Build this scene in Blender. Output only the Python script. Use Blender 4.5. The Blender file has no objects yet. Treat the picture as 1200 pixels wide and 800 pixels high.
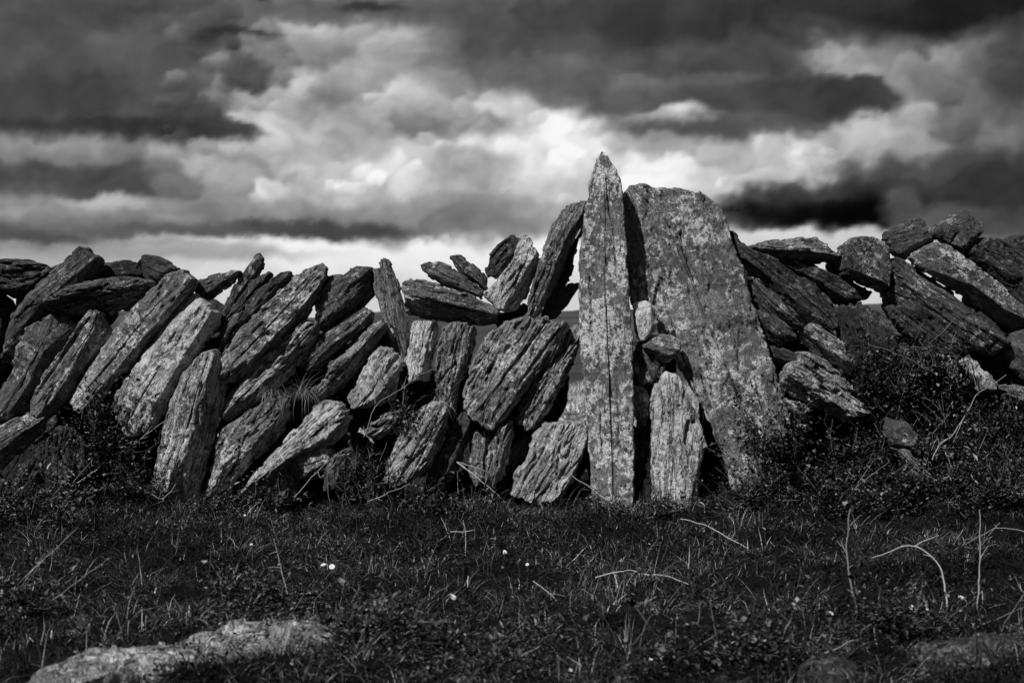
import bpy, math, random
import numpy as np
from mathutils import Vector, Matrix

random.seed(7)
RNG = np.random.default_rng(11)
S = bpy.context.scene
COL = S.collection
CAM_Z = 0.80
FPX = 1200 * 50.0 / 36.0          # focal length in photo pixels

# ------------------------------------------------------------------ camera
cam_d = bpy.data.cameras.new('camera')
cam = bpy.data.objects.new('camera', cam_d)
COL.objects.link(cam)
cam.location = (0, 0, CAM_Z)
cam.rotation_euler = (math.radians(90), 0, 0)
cam_d.lens = 50; cam_d.sensor_width = 36
cam_d.clip_start = 0.05; cam_d.clip_end = 20000
cam_d.dof.use_dof = True
cam_d.dof.focus_distance = 6.9
cam_d.dof.aperture_fstop = 5.6
S.camera = cam
S.view_settings.view_transform = 'Standard'
S.view_settings.look = 'None'
S.view_settings.exposure = 0.0
S.view_settings.gamma = 1.0

# ------------------------------------------------------------------ sun
SUN_EL, SUN_AZ = 44.0, -34.0       # elevation; azimuth of the sun seen from above, 0 = behind camera, minus = left
sd = bpy.data.lights.new('sun', 'SUN')
sd.energy = 5.0; sd.angle = math.radians(0.8); sd.color = (1, 1, 1)
sun = bpy.data.objects.new('sun', sd); COL.objects.link(sun)
el, az = math.radians(SUN_EL), math.radians(SUN_AZ)
to_sun = Vector((math.sin(az) * math.cos(el), -math.cos(az) * math.cos(el), math.sin(el)))
sun.rotation_euler = to_sun.to_track_quat('Z', 'Y').to_euler()

# ------------------------------------------------------------------ node helper
class NT:
    def __init__(s, tree):
        s.t = tree; s.n = tree.nodes; s.l = tree.links
    def new(s, typ, **kw):
        nd = s.n.new(typ)
        for k, v in kw.items(): setattr(nd, k, v)
        return nd
    def put(s, sock, v):
        if v is None: return
        if isinstance(v, bpy.types.NodeSocket): s.l.new(v, sock)
        else: sock.default_value = v
    def math(s, op, a, b=None, c=None, clamp=False):
        nd = s.new('ShaderNodeMath', operation=op, use_clamp=clamp)
        s.put(nd.inputs[0], a); s.put(nd.inputs[1], b); s.put(nd.inputs[2], c)
        return nd.outputs[0]
    def vmath(s, op, a, b=None, scale=None):
        nd = s.new('ShaderNodeVectorMath', operation=op)
        s.put(nd.inputs[0], a); s.put(nd.inputs[1], b)
        if scale is not None: s.put(nd.inputs['Scale'], scale)
        return nd.outputs['Value'] if op in ('LENGTH', 'DOT_PRODUCT', 'DISTANCE') else nd.outputs[0]
    def noise(s, vec, scale, detail=4, rough=0.55, dist=0.0, col=False, lac=2.0):
        nd = s.new('ShaderNodeTexNoise')
        s.put(nd.inputs['Vector'], vec); nd.inputs['Scale'].default_value = scale
        nd.inputs['Detail'].default_value = detail; nd.inputs['Roughness'].default_value = rough
        nd.inputs['Distortion'].default_value = dist; nd.inputs['Lacunarity'].default_value = lac
        return nd.outputs['Color'] if col else nd.outputs['Fac']
    def vor(s, vec, scale, feature='F1', rand=1.0, out='Distance'):
        nd = s.new('ShaderNodeTexVoronoi', feature=feature)
        s.put(nd.inputs['Vector'], vec); nd.inputs['Scale'].default_value = scale
        nd.inputs['Randomness'].default_value = rand
        return nd.outputs[out]
    def ramp(s, v, a, b, c=0.0, d=1.0, smooth=True):
        nd = s.new('ShaderNodeMapRange', interpolation_type='SMOOTHSTEP' if smooth else 'LINEAR')
        s.put(nd.inputs[0], v); s.put(nd.inputs[1], a); s.put(nd.inputs[2], b); s.put(nd.inputs[3], c); s.put(nd.inputs[4], d)
        return nd.outputs[0]
    def mapping(s, vec, scale=(1, 1, 1), loc=(0, 0, 0), rot=(0, 0, 0)):
        nd = s.new('ShaderNodeMapping')
        s.put(nd.inputs['Vector'], vec); nd.inputs['Scale'].default_value = scale
        s.put(nd.inputs['Location'], loc); nd.inputs['Rotation'].default_value = rot
        return nd.outputs[0]
    def xyz(s, x, y, z):
        nd = s.new('ShaderNodeCombineXYZ')
        s.put(nd.inputs[0], x); s.put(nd.inputs[1], y); s.put(nd.inputs[2], z)
        return nd.outputs[0]
    def mix(s, f, a, b):            # scalar mix
        nd = s.new('ShaderNodeMix', data_type='FLOAT')
        s.put(nd.inputs[0], f); s.put(nd.inputs[2], a); s.put(nd.inputs[3], b)
        return nd.outputs[0]

# ------------------------------------------------------------------ world: clear grey sky above the cloud bank
world = bpy.data.worlds.new('World'); S.world = world
world.use_nodes = True
W = NT(world.node_tree)
for n in list(W.n): W.n.remove(n)
out = W.new('ShaderNodeOutputWorld'); bg = W.new('ShaderNodeBackground')
W.l.new(bg.outputs[0], out.inputs[0])
SKY_STRENGTH = 0.1
bg.inputs['Strength'].default_value = SKY_STRENGTH
sky = W.new('ShaderNodeTexSky', sky_type='NISHITA')
sky.sun_disc = False
sky.sun_elevation = el
sky.sun_rotation = math.pi + az if False else math.atan2(to_sun.x, to_sun.y)
bwn = W.new('ShaderNodeRGBToBW'); W.l.new(sky.outputs[0], bwn.inputs[0])
clear = bwn.outputs[0]
W.l.new(W.xyz(clear, clear, clear), bg.inputs['Color'])

# ------------------------------------------------------------------ numpy noise
_P = np.random.default_rng(3).permutation(256); _P = np.concatenate([_P, _P, _P])
_G = np.random.default_rng(5).normal(size=(256, 3)); _G /= np.linalg.norm(_G, axis=1)[:, None]
def perlin(x, y, z):
    x, y, z = np.broadcast_arrays(np.asarray(x, float), np.asarray(y, float), np.asarray(z, float))
    xi, yi, zi = np.floor(x).astype(int), np.floor(y).astype(int), np.floor(z).astype(int)
    xf, yf, zf = x - xi, y - yi, z - zi
    xi &= 255; yi &= 255; zi &= 255
    f = lambda t: t * t * t * (t * (t * 6 - 15) + 10)
    u, v, w = f(xf), f(yf), f(zf)
    def g(dx, dy, dz):
        h = _P[_P[_P[xi + dx] + yi + dy] + zi + dz]
        gr = _G[h]
        return gr[..., 0] * (xf - dx) + gr[..., 1] * (yf - dy) + gr[..., 2] * (zf - dz)
    l = lambda a, b_, t: a + (b_ - a) * t
    return l(l(l(g(0,0,0), g(1,0,0), u), l(g(0,1,0), g(1,1,0), u), v),
             l(l(g(0,0,1), g(1,0,1), u), l(g(0,1,1), g(1,1,1), u), v), w) * 1.6
def fbm(x, y, z, o=4, gain=.5):
    a, s, t = 1.0, 0.0, 0.0
    for i in range(o):
        s = s + a * perlin(x * 2**i + 17 * i, y * 2**i, z * 2**i + 5 * i); t += a; a *= gain
    return s / t

def mesh_np(name, verts, quads=None, tris=None, smooth=True):
    me = bpy.data.meshes.new(name)
    nq = 0 if quads is None else len(quads); nt = 0 if tris is None else len(tris)
    me.vertices.add(len(verts)); me.vertices.foreach_set('co', np.asarray(verts, np.float32).ravel())
    li = []
    if nq: li.append(np.asarray(quads, np.int32).ravel())
    if nt: li.append(np.asarray(tris, np.int32).ravel())
    li = np.concatenate(li)
    me.loops.add(len(li)); me.loops.foreach_set('vertex_index', li)
    me.polygons.add(nq + nt)
    st = np.concatenate([np.arange(nq) * 4, nq * 4 + np.arange(nt) * 3]).astype(np.int32)
    me.polygons.foreach_set('loop_start', st)
    me.polygons.foreach_set('use_smooth', np.full(nq + nt, smooth))
    me.update(calc_edges=True); me.validate()
    return me
def link(name, me, mat, parent=None):
    o = bpy.data.objects.new(name, me); COL.objects.link(o)
    if mat is not None: me.materials.append(mat)
    if parent is not None: o.parent = parent
    return o
def tag(o, label=None, cat=None, group=None, kind=None):
    if label: o['label'] = label
    if cat: o['category'] = cat
    if group: o['group'] = group
    if kind: o['kind'] = kind
    return o

# ------------------------------------------------------------------ cloud bank all round the horizon (the sky dome)
# (x, y, rx, ry, brightness, opacity, softness): cloud masses from the farthest to the nearest, in sky units of about 2 arc minutes
CLOUDS = [
 # --- pale veil in the middle of the sky
 (420, 130, 420, 150, .56, .9, .5), (330, 60, 220, 60, .48, .8, .5), (640, 190, 330, 110, .70, .9, .5), (900, 190, 330, 80, .62, .8, .5),
 (1080, 120, 170, 120, .42, .8, .5), (250, 180, 240, 60, .46, .7, .5), (1120, 240, 220, 60, .40, .7, .5),
 # --- light band on the horizon
 (600, 345, 900, 66, .84, .95, .2), (500, 300, 380, 22, .94, .9, .4), (90, 296, 210, 12, .52, .8, .5), (60, 310, 160, 12, .60, .6, .5), (970, 284, 190, 16, .80, .9, .4), (1170, 262, 80, 16, .48, .6, .5),
 # --- bright cumulus
 (360, 30, 90, 16, .62, .8, .5), (180, 50, 45, 26, .42, .7, .5), (460, 70, 50, 24, .58, .6, .5), (500, 40, 60, 20, .50, .5, .5),
 (350, 190, 120, 38, .78, .9, .35), (450, 200, 90, 40, .72, .85, .4), (300, 165, 70, 26, .62, .7, .4), (270, 200, 40, 22, .66, .8, .35), (225, 158, 28, 16, .54, .6, .4), (395, 120, 80, 34, .56, .6, .4),
 (580, 120, 80, 36, .76, .85, .35), (665, 170, 70, 44, .84, .9, .35), (620, 210, 80, 34, .82, .85, .35), (700, 140, 50, 26, .80, .8, .35), (500, 130, 50, 30, .58, .6, .4), (485, 215, 26, 22, .74, .7, .4),
 (735, 150, 40, 26, .86, .9, .4), (760, 215, 110, 32, .80, .8, .4), (860, 195, 110, 32, .82, .9, .35), (940, 205, 60, 30, .72, .8, .4), (1010, 165, 90, 22, .66, .7, .4), (1090, 155, 90, 20, .56, .7, .5),
 (965, 55, 34, 46, .66, .8, .4), (1050, 95, 40, 44, .62, .8, .4), (1100, 60, 50, 40, .44, .6, .5), (975, 20, 50, 24, .50, .6, .5), (1130, 130, 90, 26, .46, .6, .5),
 # --- grey masses in front
 (50, 60, 210, 62, .29, .9, .35), (70, 20, 260, 30, .30, .8, .5), (130, 100, 100, 36, .32, .75, .4), (50, 128, 180, 34, .25, .85, .45), (230, 120, 50, 20, .33, .6, .5), (110, 156, 130, 9, .17, .75, .6), (30, 90, 60, 18, .33, .6, .5), (150, 70, 50, 20, .38, .6, .5), (185, 48, 36, 20, .40, .5, .5),
 (100, 186, 120, 15, .47, .9, .35), (90, 214, 170, 20, .27, .95, .4), (230, 210, 90, 22, .36, .7, .4), (110, 232, 110, 12, .30, .6, .5),
 (270, 160, 34, 10, .25, .9, .5), (290, 256, 330, 18, .48, .8, .4), (535, 200, 56, 26, .50, .7, .4), (560, 150, 34, 16, .42, .7, .5), (540, 250, 110, 20, .48, .8, .4), (680, 256, 90, 16, .56, .7, .5), (395, 118, 26, 24, .42, .6, .5),
 (360, 270, 120, 11, .26, .9, .5), (210, 274, 80, 8, .34, .7, .5), (130, 243, 42, 11, .72, .85, .6), (95, 250, 30, 8, .6, .7, .6), (60, 262, 90, 10, .52, .8, .4), (190, 262, 40, 8, .50, .7, .5), (40, 285, 60, 5, .28, .8, .5), (240, 300, 100, 8, .62, .6, .5),
 (440, 12, 200, 14, .32, .8, .4), (545, 55, 80, 32, .42, .7, .4), (530, 92, 50, 18, .46, .5, .5), (620, 18, 150, 28, .34, .8, .4), (275, 43, 50, 4, .18, .7, .7), (238, 60, 20, 6, .26, .6, .7), (310, 2, 8, 4, .08, .8, .7), (425, 10, 34, 5, .16, .7, .7),
 (700, 60, 190, 50, .31, .95, .35), (640, 86, 90, 22, .40, .7, .4), (730, 112, 90, 28, .33, .9, .4), (860, 60, 100, 60, .28, .9, .3), (790, 70, 60, 20, .36, .5, .6), (900, 40, 40, 20, .34, .5, .6), (800, 20, 170, 34, .22, .9, .4),
 (750, 98, 30, 12, .46, .6, .6), (880, 128, 120, 30, .26, .95, .3), (1000, 122, 52, 20, .22, .9, .3), (840, 150, 110, 16, .34, .9, .5), (835, 98, 60, 8, .40, .6, .6),
 (800, 134, 26, 8, .92, .8, .95), (770, 140, 30, 7, .66, .6, .8), (780, 168, 30, 10, .6, .5, .5),
 (1120, 14, 190, 42, .13, .95, .4), (1000, 8, 60, 18, .26, .7, .5), (1195, 85, 50, 50, .24, .8, .5), (1150, 95, 40, 24, .42, .6, .5),
 (1110, 216, 150, 34, .26, .9, .4), (1180, 235, 90, 36, .20, .8, .5), (990, 236, 110, 26, .17, .9, .45), (940, 252, 100, 18, .07, .97, .4), (1020, 248, 40, 20, .05, .9, .5), (900, 236, 60, 10, .24, .7, .6), (1060, 245, 26, 22, .36, .8, .5), (1120, 262, 60, 14, .34, .7, .5),
]
def sstep(a, b, x):
    t = np.clip((x - a) / (b - a), 0, 1); return t * t * (3 - 2 * t)
def cloud_field(X, Y):
    """brightness of the cloud deck; X to the right, Y downwards, both angles in sky units with (600, 400) dead ahead on the horizon"""
    z0 = np.zeros_like(X)
    X1 = X + 34 * fbm(X / 140, Y / 110, z0 + 1.5, 2) + 22 * fbm(X / 48, Y / 38, z0 + 7.5, 3, .5)
    Y1 = Y + 14 * fbm(X / 140, Y / 110, z0 + 11.5, 2) + 17 * fbm(X / 48, Y / 38, z0 + 17.5, 3, .5)
    fx = 6.5 * fbm(X / 15, Y / 12, z0 + 51.5, 3, .55)
    low = fbm(X / 230, Y / 95, z0 + 3.3, 4, .45)
    b = .36 + .42 * low                                    # the rest of the sky, away from the listed masses
    b = b - .05 * sstep(0, 260, -Y)
    puff = fbm(X1 / 62, Y1 / 44, z0 + 23.3, 3, .45)
    fine = fbm(X1 / 26, Y1 / 19, z0 + 31.3, 4, .5)
    def mass(b, cx, cy, rx, ry, v, op, so, lump=0.):
        k = min(1.0, ry / 26.0)
        xx = (X + (X1 - X) * (.35 + .65 * k) + fx - cx) / rx; yy = (Y + (Y1 - Y) * (.25 + .75 * k) + fx * .8 - cy) / ry
        r_ = np.hypot(xx, yy)
        so_ = so * np.where(yy < 0, .8, 1.3)               # crisp billowing tops, soft bases
        a = sstep(1 + so_, 1 - so_, r_ + .16 * puff) * op
        shade = -lump * yy.clip(-1, 1) - lump * .4 * xx.clip(-1, 1) + .03 * puff
        return b * (1 - a) + (v + shade) * a
    rg_ = np.random.default_rng(77)
    n0 = 10
    for i, c in enumerate(CLOUDS):
        b = mass(b, *c, lump=.03 + .05 * (c[4] > .4 and i > n0))
        if i == 52:                                         # small billows scattered over the bright cumulus
            for q in range(420):
                cx, cy = rg_.uniform(190, 1120), rg_.uniform(20, 262); r0 = 6 + 26 * rg_.uniform(0, 1) ** 1.8
                j = np.argmin(np.abs(X - cx) + np.abs(Y - cy)); v0 = b.flat[j]
                b = mass(b, cx, cy, r0 * 1.35, r0, v0 + rg_.normal(.02, .07), .7, .26, lump=.10)
    hz = sstep(310, 255, Y)
    b = b + .03 * sstep(.36, .62, b) * hz
    return np.clip(b + hz * np.clip(b * 1.6, .15, 1) * (.09 * fine + .06 * puff), .03, .97)
def sky_dome():
    R = 9000.0
    a_f = np.radians(np.arange(-50, 50.01, .11)); a_r = np.radians(np.arange(50, 310.1, 1.0))[1:-1]
    az_ = np.concatenate([a_f, a_r]); e_ = np.radians(np.concatenate([np.arange(-2.5, 15.0, .10), 15 + 23 * np.linspace(0, 1, 24) ** 1.2]))
    A, E = np.meshgrid(az_, e_)
    Aw = (A + math.pi) % (2 * math.pi) - math.pi
    X = 600 + FPX * (np.tan(np.clip(Aw, -.45, .45)) + (Aw - np.clip(Aw, -.45, .45)) * 1.2); Y = 400 - FPX * np.tan(E)
    b = cloud_field(X, Y)
    b = b ** 2.2
    V = np.stack([R * np.sin(A) * np.cos(E), R * np.cos(A) * np.cos(E), R * np.sin(E)], -1).reshape(-1, 3)
    ne, na = A.shape; idx = np.arange(ne * na).reshape(ne, na); nx = np.roll(idx, -1, 1)
    q = np.stack([idx[:-1], idx[1:], nx[1:], nx[:-1]], -1).reshape(-1, 4)
    me = mesh_np('sky', V, q)
    at = me.attributes.new('cloud', 'FLOAT', 'POINT'); at.data.foreach_set('value', b.ravel().astype(np.float32))
    m = bpy.data.materials.new('cloud'); m.use_nodes = True; t = NT(m.node_tree)
    for n in list(t.n): t.n.remove(n)
    o_ = t.new('ShaderNodeOutputMaterial'); em = t.new('ShaderNodeEmission'); a = t.new('ShaderNodeAttribute', attribute_name='cloud')
    t.l.new(a.outputs['Fac'], em.inputs['Strength']); t.l.new(em.outputs[0], o_.inputs[0])
    m.cycles.emission_sampling = 'NONE'
    tag(link('sky', me, m), kind='structure')
sky_dome()

# ------------------------------------------------------------------ materials
def new_mat(name):
    m = bpy.data.materials.new(name); m.use_nodes = True
    t = NT(m.node_tree); bs = t.n['Principled BSDF']
    return m, t, bs
def grey(t, bs, v):
    t.l.new(t.xyz(v, v, v), bs.inputs['Base Color'])

# stone: schist with foliation running along local Z; object colour = (tone, lichen amount, grain amount)
def stone_mat():
    m, t, bs = new_mat('schist')
    tcn = t.new('ShaderNodeTexCoord'); oi = t.new('ShaderNodeObjectInfo')
    rnd = t.math('MULTIPLY', oi.outputs['Random'], 37.0)
    p = t.vmath('ADD', tcn.outputs['Object'], t.xyz(rnd, rnd, rnd))
    sc = t.new('ShaderNodeSeparateColor'); t.l.new(oi.outputs['Color'], sc.inputs[0])
    tone, lich, grain = sc.outputs[0], sc.outputs[1], sc.outputs[2]
    wob = t.vmath('SCALE', t.vmath('SUBTRACT', t.noise(p, 9, 3, .5, col=True), (.5, .5, .5)), scale=.035)
    pw = t.vmath('ADD', p, wob)
    fol = t.noise(t.mapping(pw, (75, 60, 7)), 1.0, 6, .68)         # foliation
    fol2 = t.noise(t.mapping(pw, (26, 20, 3.2)), 1.0, 5, .6)
    gr1 = t.noise(p, 28, 6, .68); gr2 = t.noise(p, 120, 4, .65); big = t.noise(p, 5.5, 4, .6)
    # crusty lichen blotches: pale, with ragged edges
    lw = t.math('ADD', t.math('MULTIPLY', gr1, .62), t.math('MULTIPLY', big, .55))
    lmask = t.ramp(t.math('ADD', lw, t.math('MULTIPLY', lich, .14)), .682, .698)
    lmask = t.math('MULTIPLY', lmask, t.ramp(gr2, .36, .56, .35, 1.0))
    spots = t.ramp(t.math('ADD', t.vor(pw, 34, rand=1.0), t.math('MULTIPLY', t.math('SUBTRACT', gr2, .5), .5)), .12, .25, 1.0, 0.0)
    smask = t.math('MULTIPLY', spots, t.ramp(t.noise(p, 11, 2, .5), .5, .6))
    smask = t.math('MULTIPLY', smask, t.ramp(lich, .2, .8))
    dmask = t.math('MULTIPLY', t.ramp(t.noise(pw, 38, 6, .75), .53, .58), t.ramp(big, .35, .6, .3, 1.0))    # black lichen
    base = t.math('MULTIPLY', t.math('ADD', .42, t.math('MULTIPLY', gr1, .55)), t.mix(t.ramp(grain, .25, .8), t.ramp(gr1, .35, .65, .7, 1.3), t.ramp(fol, .3, .7, .62, 1.3)))
    base = t.math('MULTIPLY', base, t.ramp(gr2, .25, .75, .7, 1.3))
    base = t.math('MULTIPLY', base, t.ramp(t.noise(p, 210, 2, .6), .3, .7, .5, 1.5))
    c = t.math('MULTIPLY', base, 1.0)
    c = t.mix(t.math('MAXIMUM', lmask, t.math('MULTIPLY', smask, .8)), c, t.math('MULTIPLY', t.math('ADD', 1.8, t.math('MULTIPLY', gr2, 2.2)), t.math('MULTIPLY', t.ramp(fol, .3, .65, .7, 1.15), t.ramp(t.noise(p, 170, 2, .6), .3, .7, .6, 1.35))))
    c = t.mix(t.math('MULTIPLY', dmask, .86), c, .10)
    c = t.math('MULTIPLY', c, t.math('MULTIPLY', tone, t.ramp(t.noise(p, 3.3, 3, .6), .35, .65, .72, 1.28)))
    # narrow dark partings along the foliation
    part = t.ramp(t.math('ABSOLUTE', t.math('SUBTRACT', fol2, .5)), .0, .034, 1.0, 0.0)
    part = t.math('MULTIPLY', part, t.math('MULTIPLY', t.ramp(gr1, .38, .52), t.ramp(grain, .25, .8, .12, 1.0)))
    c = t.mix(t.math('MULTIPLY', part, .85), c, .012)
    pit = t.ramp(t.vor(t.mapping(pw, (1, 1, .45)), 30), .10, .17, 1.0, 0.0)
    pit = t.math('MULTIPLY', pit, t.ramp(t.noise(p, 7, 3, .6), .48, .56))
    c = t.mix(t.math('MULTIPLY', pit, .85), c, .014)
    grey(t, bs, t.math('MINIMUM', c, .62))
    bs.inputs['Roughness'].default_value = .88
    bs.inputs['Specular IOR Level'].default_value = .25
    h = t.math('ADD', t.math('MULTIPLY', t.math('MULTIPLY', fol, grain), 1.0), t.math('MULTIPLY', gr1, .75))
    vc = t.new('ShaderNodeSeparateColor'); t.l.new(t.vor(t.mapping(pw, (85, 85, 24)), 1.0, out='Color'), vc.inputs[0])
    vc2 = t.new('ShaderNodeSeparateColor'); t.l.new(t.vor(t.mapping(pw, (190, 190, 70)), 1.0, out='Color'), vc2.inputs[0])
    h = t.math('ADD', h, t.math('MULTIPLY', vc.outputs[0], .16))
    h = t.math('ADD', h, t.math('MULTIPLY', vc2.outputs[0], .09))
    h = t.math('ADD', h, t.math('MULTIPLY', gr2, .45))
    h = t.math('ADD', h, t.math('MULTIPLY', lmask, .12))
    h = t.math('SUBTRACT', h, t.math('MULTIPLY', part, 1.0)); h = t.math('SUBTRACT', h, t.math('MULTIPLY', pit, .8))
    bp = t.new('ShaderNodeBump'); bp.inputs['Strength'].default_value = 1.0; bp.inputs['Distance'].default_value = .022
    t.l.new(h, bp.inputs['Height']); t.l.new(bp.outputs[0], bs.inputs['Normal'])
    return m
M_STONE = stone_mat()

def plant_mat(name, lo, hi, rough=.75, spec=.2):
    m, t, bs = new_mat(name)
    a = t.new('ShaderNodeAttribute', attribute_name='tone')
    grey(t, bs, t.ramp(a.outputs['Fac'], 0, 1, lo, hi, smooth=False))
    bs.inputs['Roughness'].default_value = rough; bs.inputs['Specular IOR Level'].default_value = spec
    return m
M_GRASS = plant_mat('grass_blades', .0035, .55, .9, .05)
M_LEAF = plant_mat('leaves', .004, .34, .7, .12)
M_STRAW = plant_mat('dry_straw', .2, .55)
M_TWIG = plant_mat('woody_twig', .06, .25)
M_STEM = plant_mat('weed_stems', .008, .34, .9, .05)
M_PETAL = plant_mat('petals', .55, .62)

def soil_mat():
    m, t, bs = new_mat('turf_soil')
    p = t.new('ShaderNodeTexCoord').outputs['Object']
    s = t.new('ShaderNodeSeparateXYZ'); t.l.new(p, s.inputs[0])
    n = t.noise(p, 30, 6, .7); n2 = t.noise(p, 2.2, 4, .6); n3 = t.noise(p, .35, 4, .6)
    near = t.math('MULTIPLY', t.ramp(n, .3, .75, .003, .015), t.ramp(n2, .3, .7, .7, 1.3))
    far = t.math('MULTIPLY', t.ramp(t.noise(p, 7, 5, .75), .45, .56, .04, .6), t.ramp(n3, .35, .6, .45, 1.1))   # bleached pasture behind the wall
    moor = t.ramp(n3, .3, .7, .03, .07)
    f1 = t.ramp(s.outputs[1], 8.6, 9.6); f2 = t.ramp(t.math('ADD', s.outputs[1], t.math('MULTIPLY', n3, 8)), 27, 34)
    c = t.mix(f2, t.mix(f1, near, far), moor)
    grey(t, bs, c); bs.inputs['Roughness'].default_value = .95; bs.inputs['Specular IOR Level'].default_value = .1
    bp = t.new('ShaderNodeBump'); bp.inputs['Strength'].default_value = 1; bp.inputs['Distance'].default_value = .05
    t.l.new(n, bp.inputs['Height']); t.l.new(bp.outputs[0], bs.inputs['Normal'])
    return m
def moor_mat():
    m, t, bs = new_mat('moorland')
    p = t.new('ShaderNodeTexCoord').outputs['Object']
    n = t.noise(p, .012, 7, .62)
    grey(t, bs, t.ramp(n, .35, .65, .035, .085)); bs.inputs['Roughness'].default_value = 1
    bs.inputs['Specular IOR Level'].default_value = 0
    return m

# ------------------------------------------------------------------ ground
def ground_z(x, y):
    x = np.asarray(x, float); y = np.asarray(y, float)
    near = np.clip((12 - y) / 5, 0, 1)
    z = .05 * fbm(x * .55, y * .55, 1.3, 3) + .035 * fbm(x * 2.1, y * 2.1, 4.3, 3) + .085 * fbm(x * 4.2, y * 4.2, 2.2, 3) * near
    # bank of earth heaped against the right end of the wall
    e = np.exp(-((y - 7.1) / .8) ** 2)
    z = z + .42 * np.exp(-((y - 7.25) / .8) ** 2) * (1 / (1 + np.exp(-(x - 1.65) * 5)))
    z = z + e * (.05 * fbm(x * 1.6, y * 1.6, 9.1, 2) + .03 * fbm(x * 5, y * 4, 3.1, 2)) * (1 - np.exp(-((x - .75) / .5) ** 2))
    z = z + .05 * e * (1 / (1 + np.exp((x + 1.9) * 5)))
    z = z - .03 * np.exp(-((y - 5.2) / 1.2) ** 2)
    z = z + .0000022 * np.clip(y - 60, 0, None) ** 2
    return z
def warp_axis(n, lim, k):
    t = np.linspace(-1, 1, n); return np.sinh(t * k) / math.sinh(k) * lim
gx = warp_axis(240, 700, 7.2)
gy = np.concatenate([np.linspace(-30, 1.5, 12)[:-1], np.linspace(1.5, 12, 240)[:-1], 12 * (900 / 12) ** np.linspace(0, 1, 110)])
GX, GY = np.meshgrid(gx, gy)
GZ = ground_z(GX, GY)
nv = GX.size; nxg = len(gx); nyg = len(gy)
idx = np.arange(nv).reshape(nyg, nxg)
q = np.stack([idx[:-1, :-1], idx[:-1, 1:], idx[1:, 1:], idx[1:, :-1]], -1).reshape(-1, 4)
me = mesh_np('ground', np.stack([GX, GY, GZ], -1).reshape(-1, 3), q)
tag(link('ground', me, soil_mat()), kind='structure')

def hill(name, Y, px_pts, depth, seed, mat):
    """long ridge whose skyline runs through the given photo heights at distance Y"""
    xs = np.linspace(-1.1, 1.1, 420) * Y * .6
    px = 600 + xs / Y * FPX
    top = CAM_Z + (400 - np.interp(px, [p[0] for p in px_pts], [p[1] for p in px_pts])) / FPX * Y
    top = top + Y * .0009 * fbm(xs / Y * 40, seed, 0, 4) + Y * .00035 * fbm(xs / Y * 500, seed, 2, 3)
    ts = np.linspace(0, 1, 24); vv = []
    for t_ in ts:
        prof = math.sin(t_ * math.pi) ** .8 if t_ < 1 else 0
        vv.append(np.stack([xs, np.full_like(xs, Y + (t_ - .5) * depth), -3 + (top + 3) * prof], -1))
    vv = np.array(vv); n = len(xs); idx = np.arange(vv.shape[0] * n).reshape(-1, n)
    q = np.stack([idx[:-1, :-1], idx[:-1, 1:], idx[1:, 1:], idx[1:, :-1]], -1).reshape(-1, 4)
    return tag(link(name, mesh_np(name, vv.reshape(-1, 3), q), mat), kind='structure')
MM = moor_mat()
hill('hills', 1100, [(-600, 366), (150, 364), (380, 372), (450, 365), (560, 368), (680, 364), (1035, 356), (1200, 352), (1800, 350)], 500, 3.3, MM)
hill('hills', 520, [(-600, 378), (350, 384), (420, 372), (480, 380), (700, 380), (980, 371), (1200, 366), (1800, 372)], 200, 8.3, MM)

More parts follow.
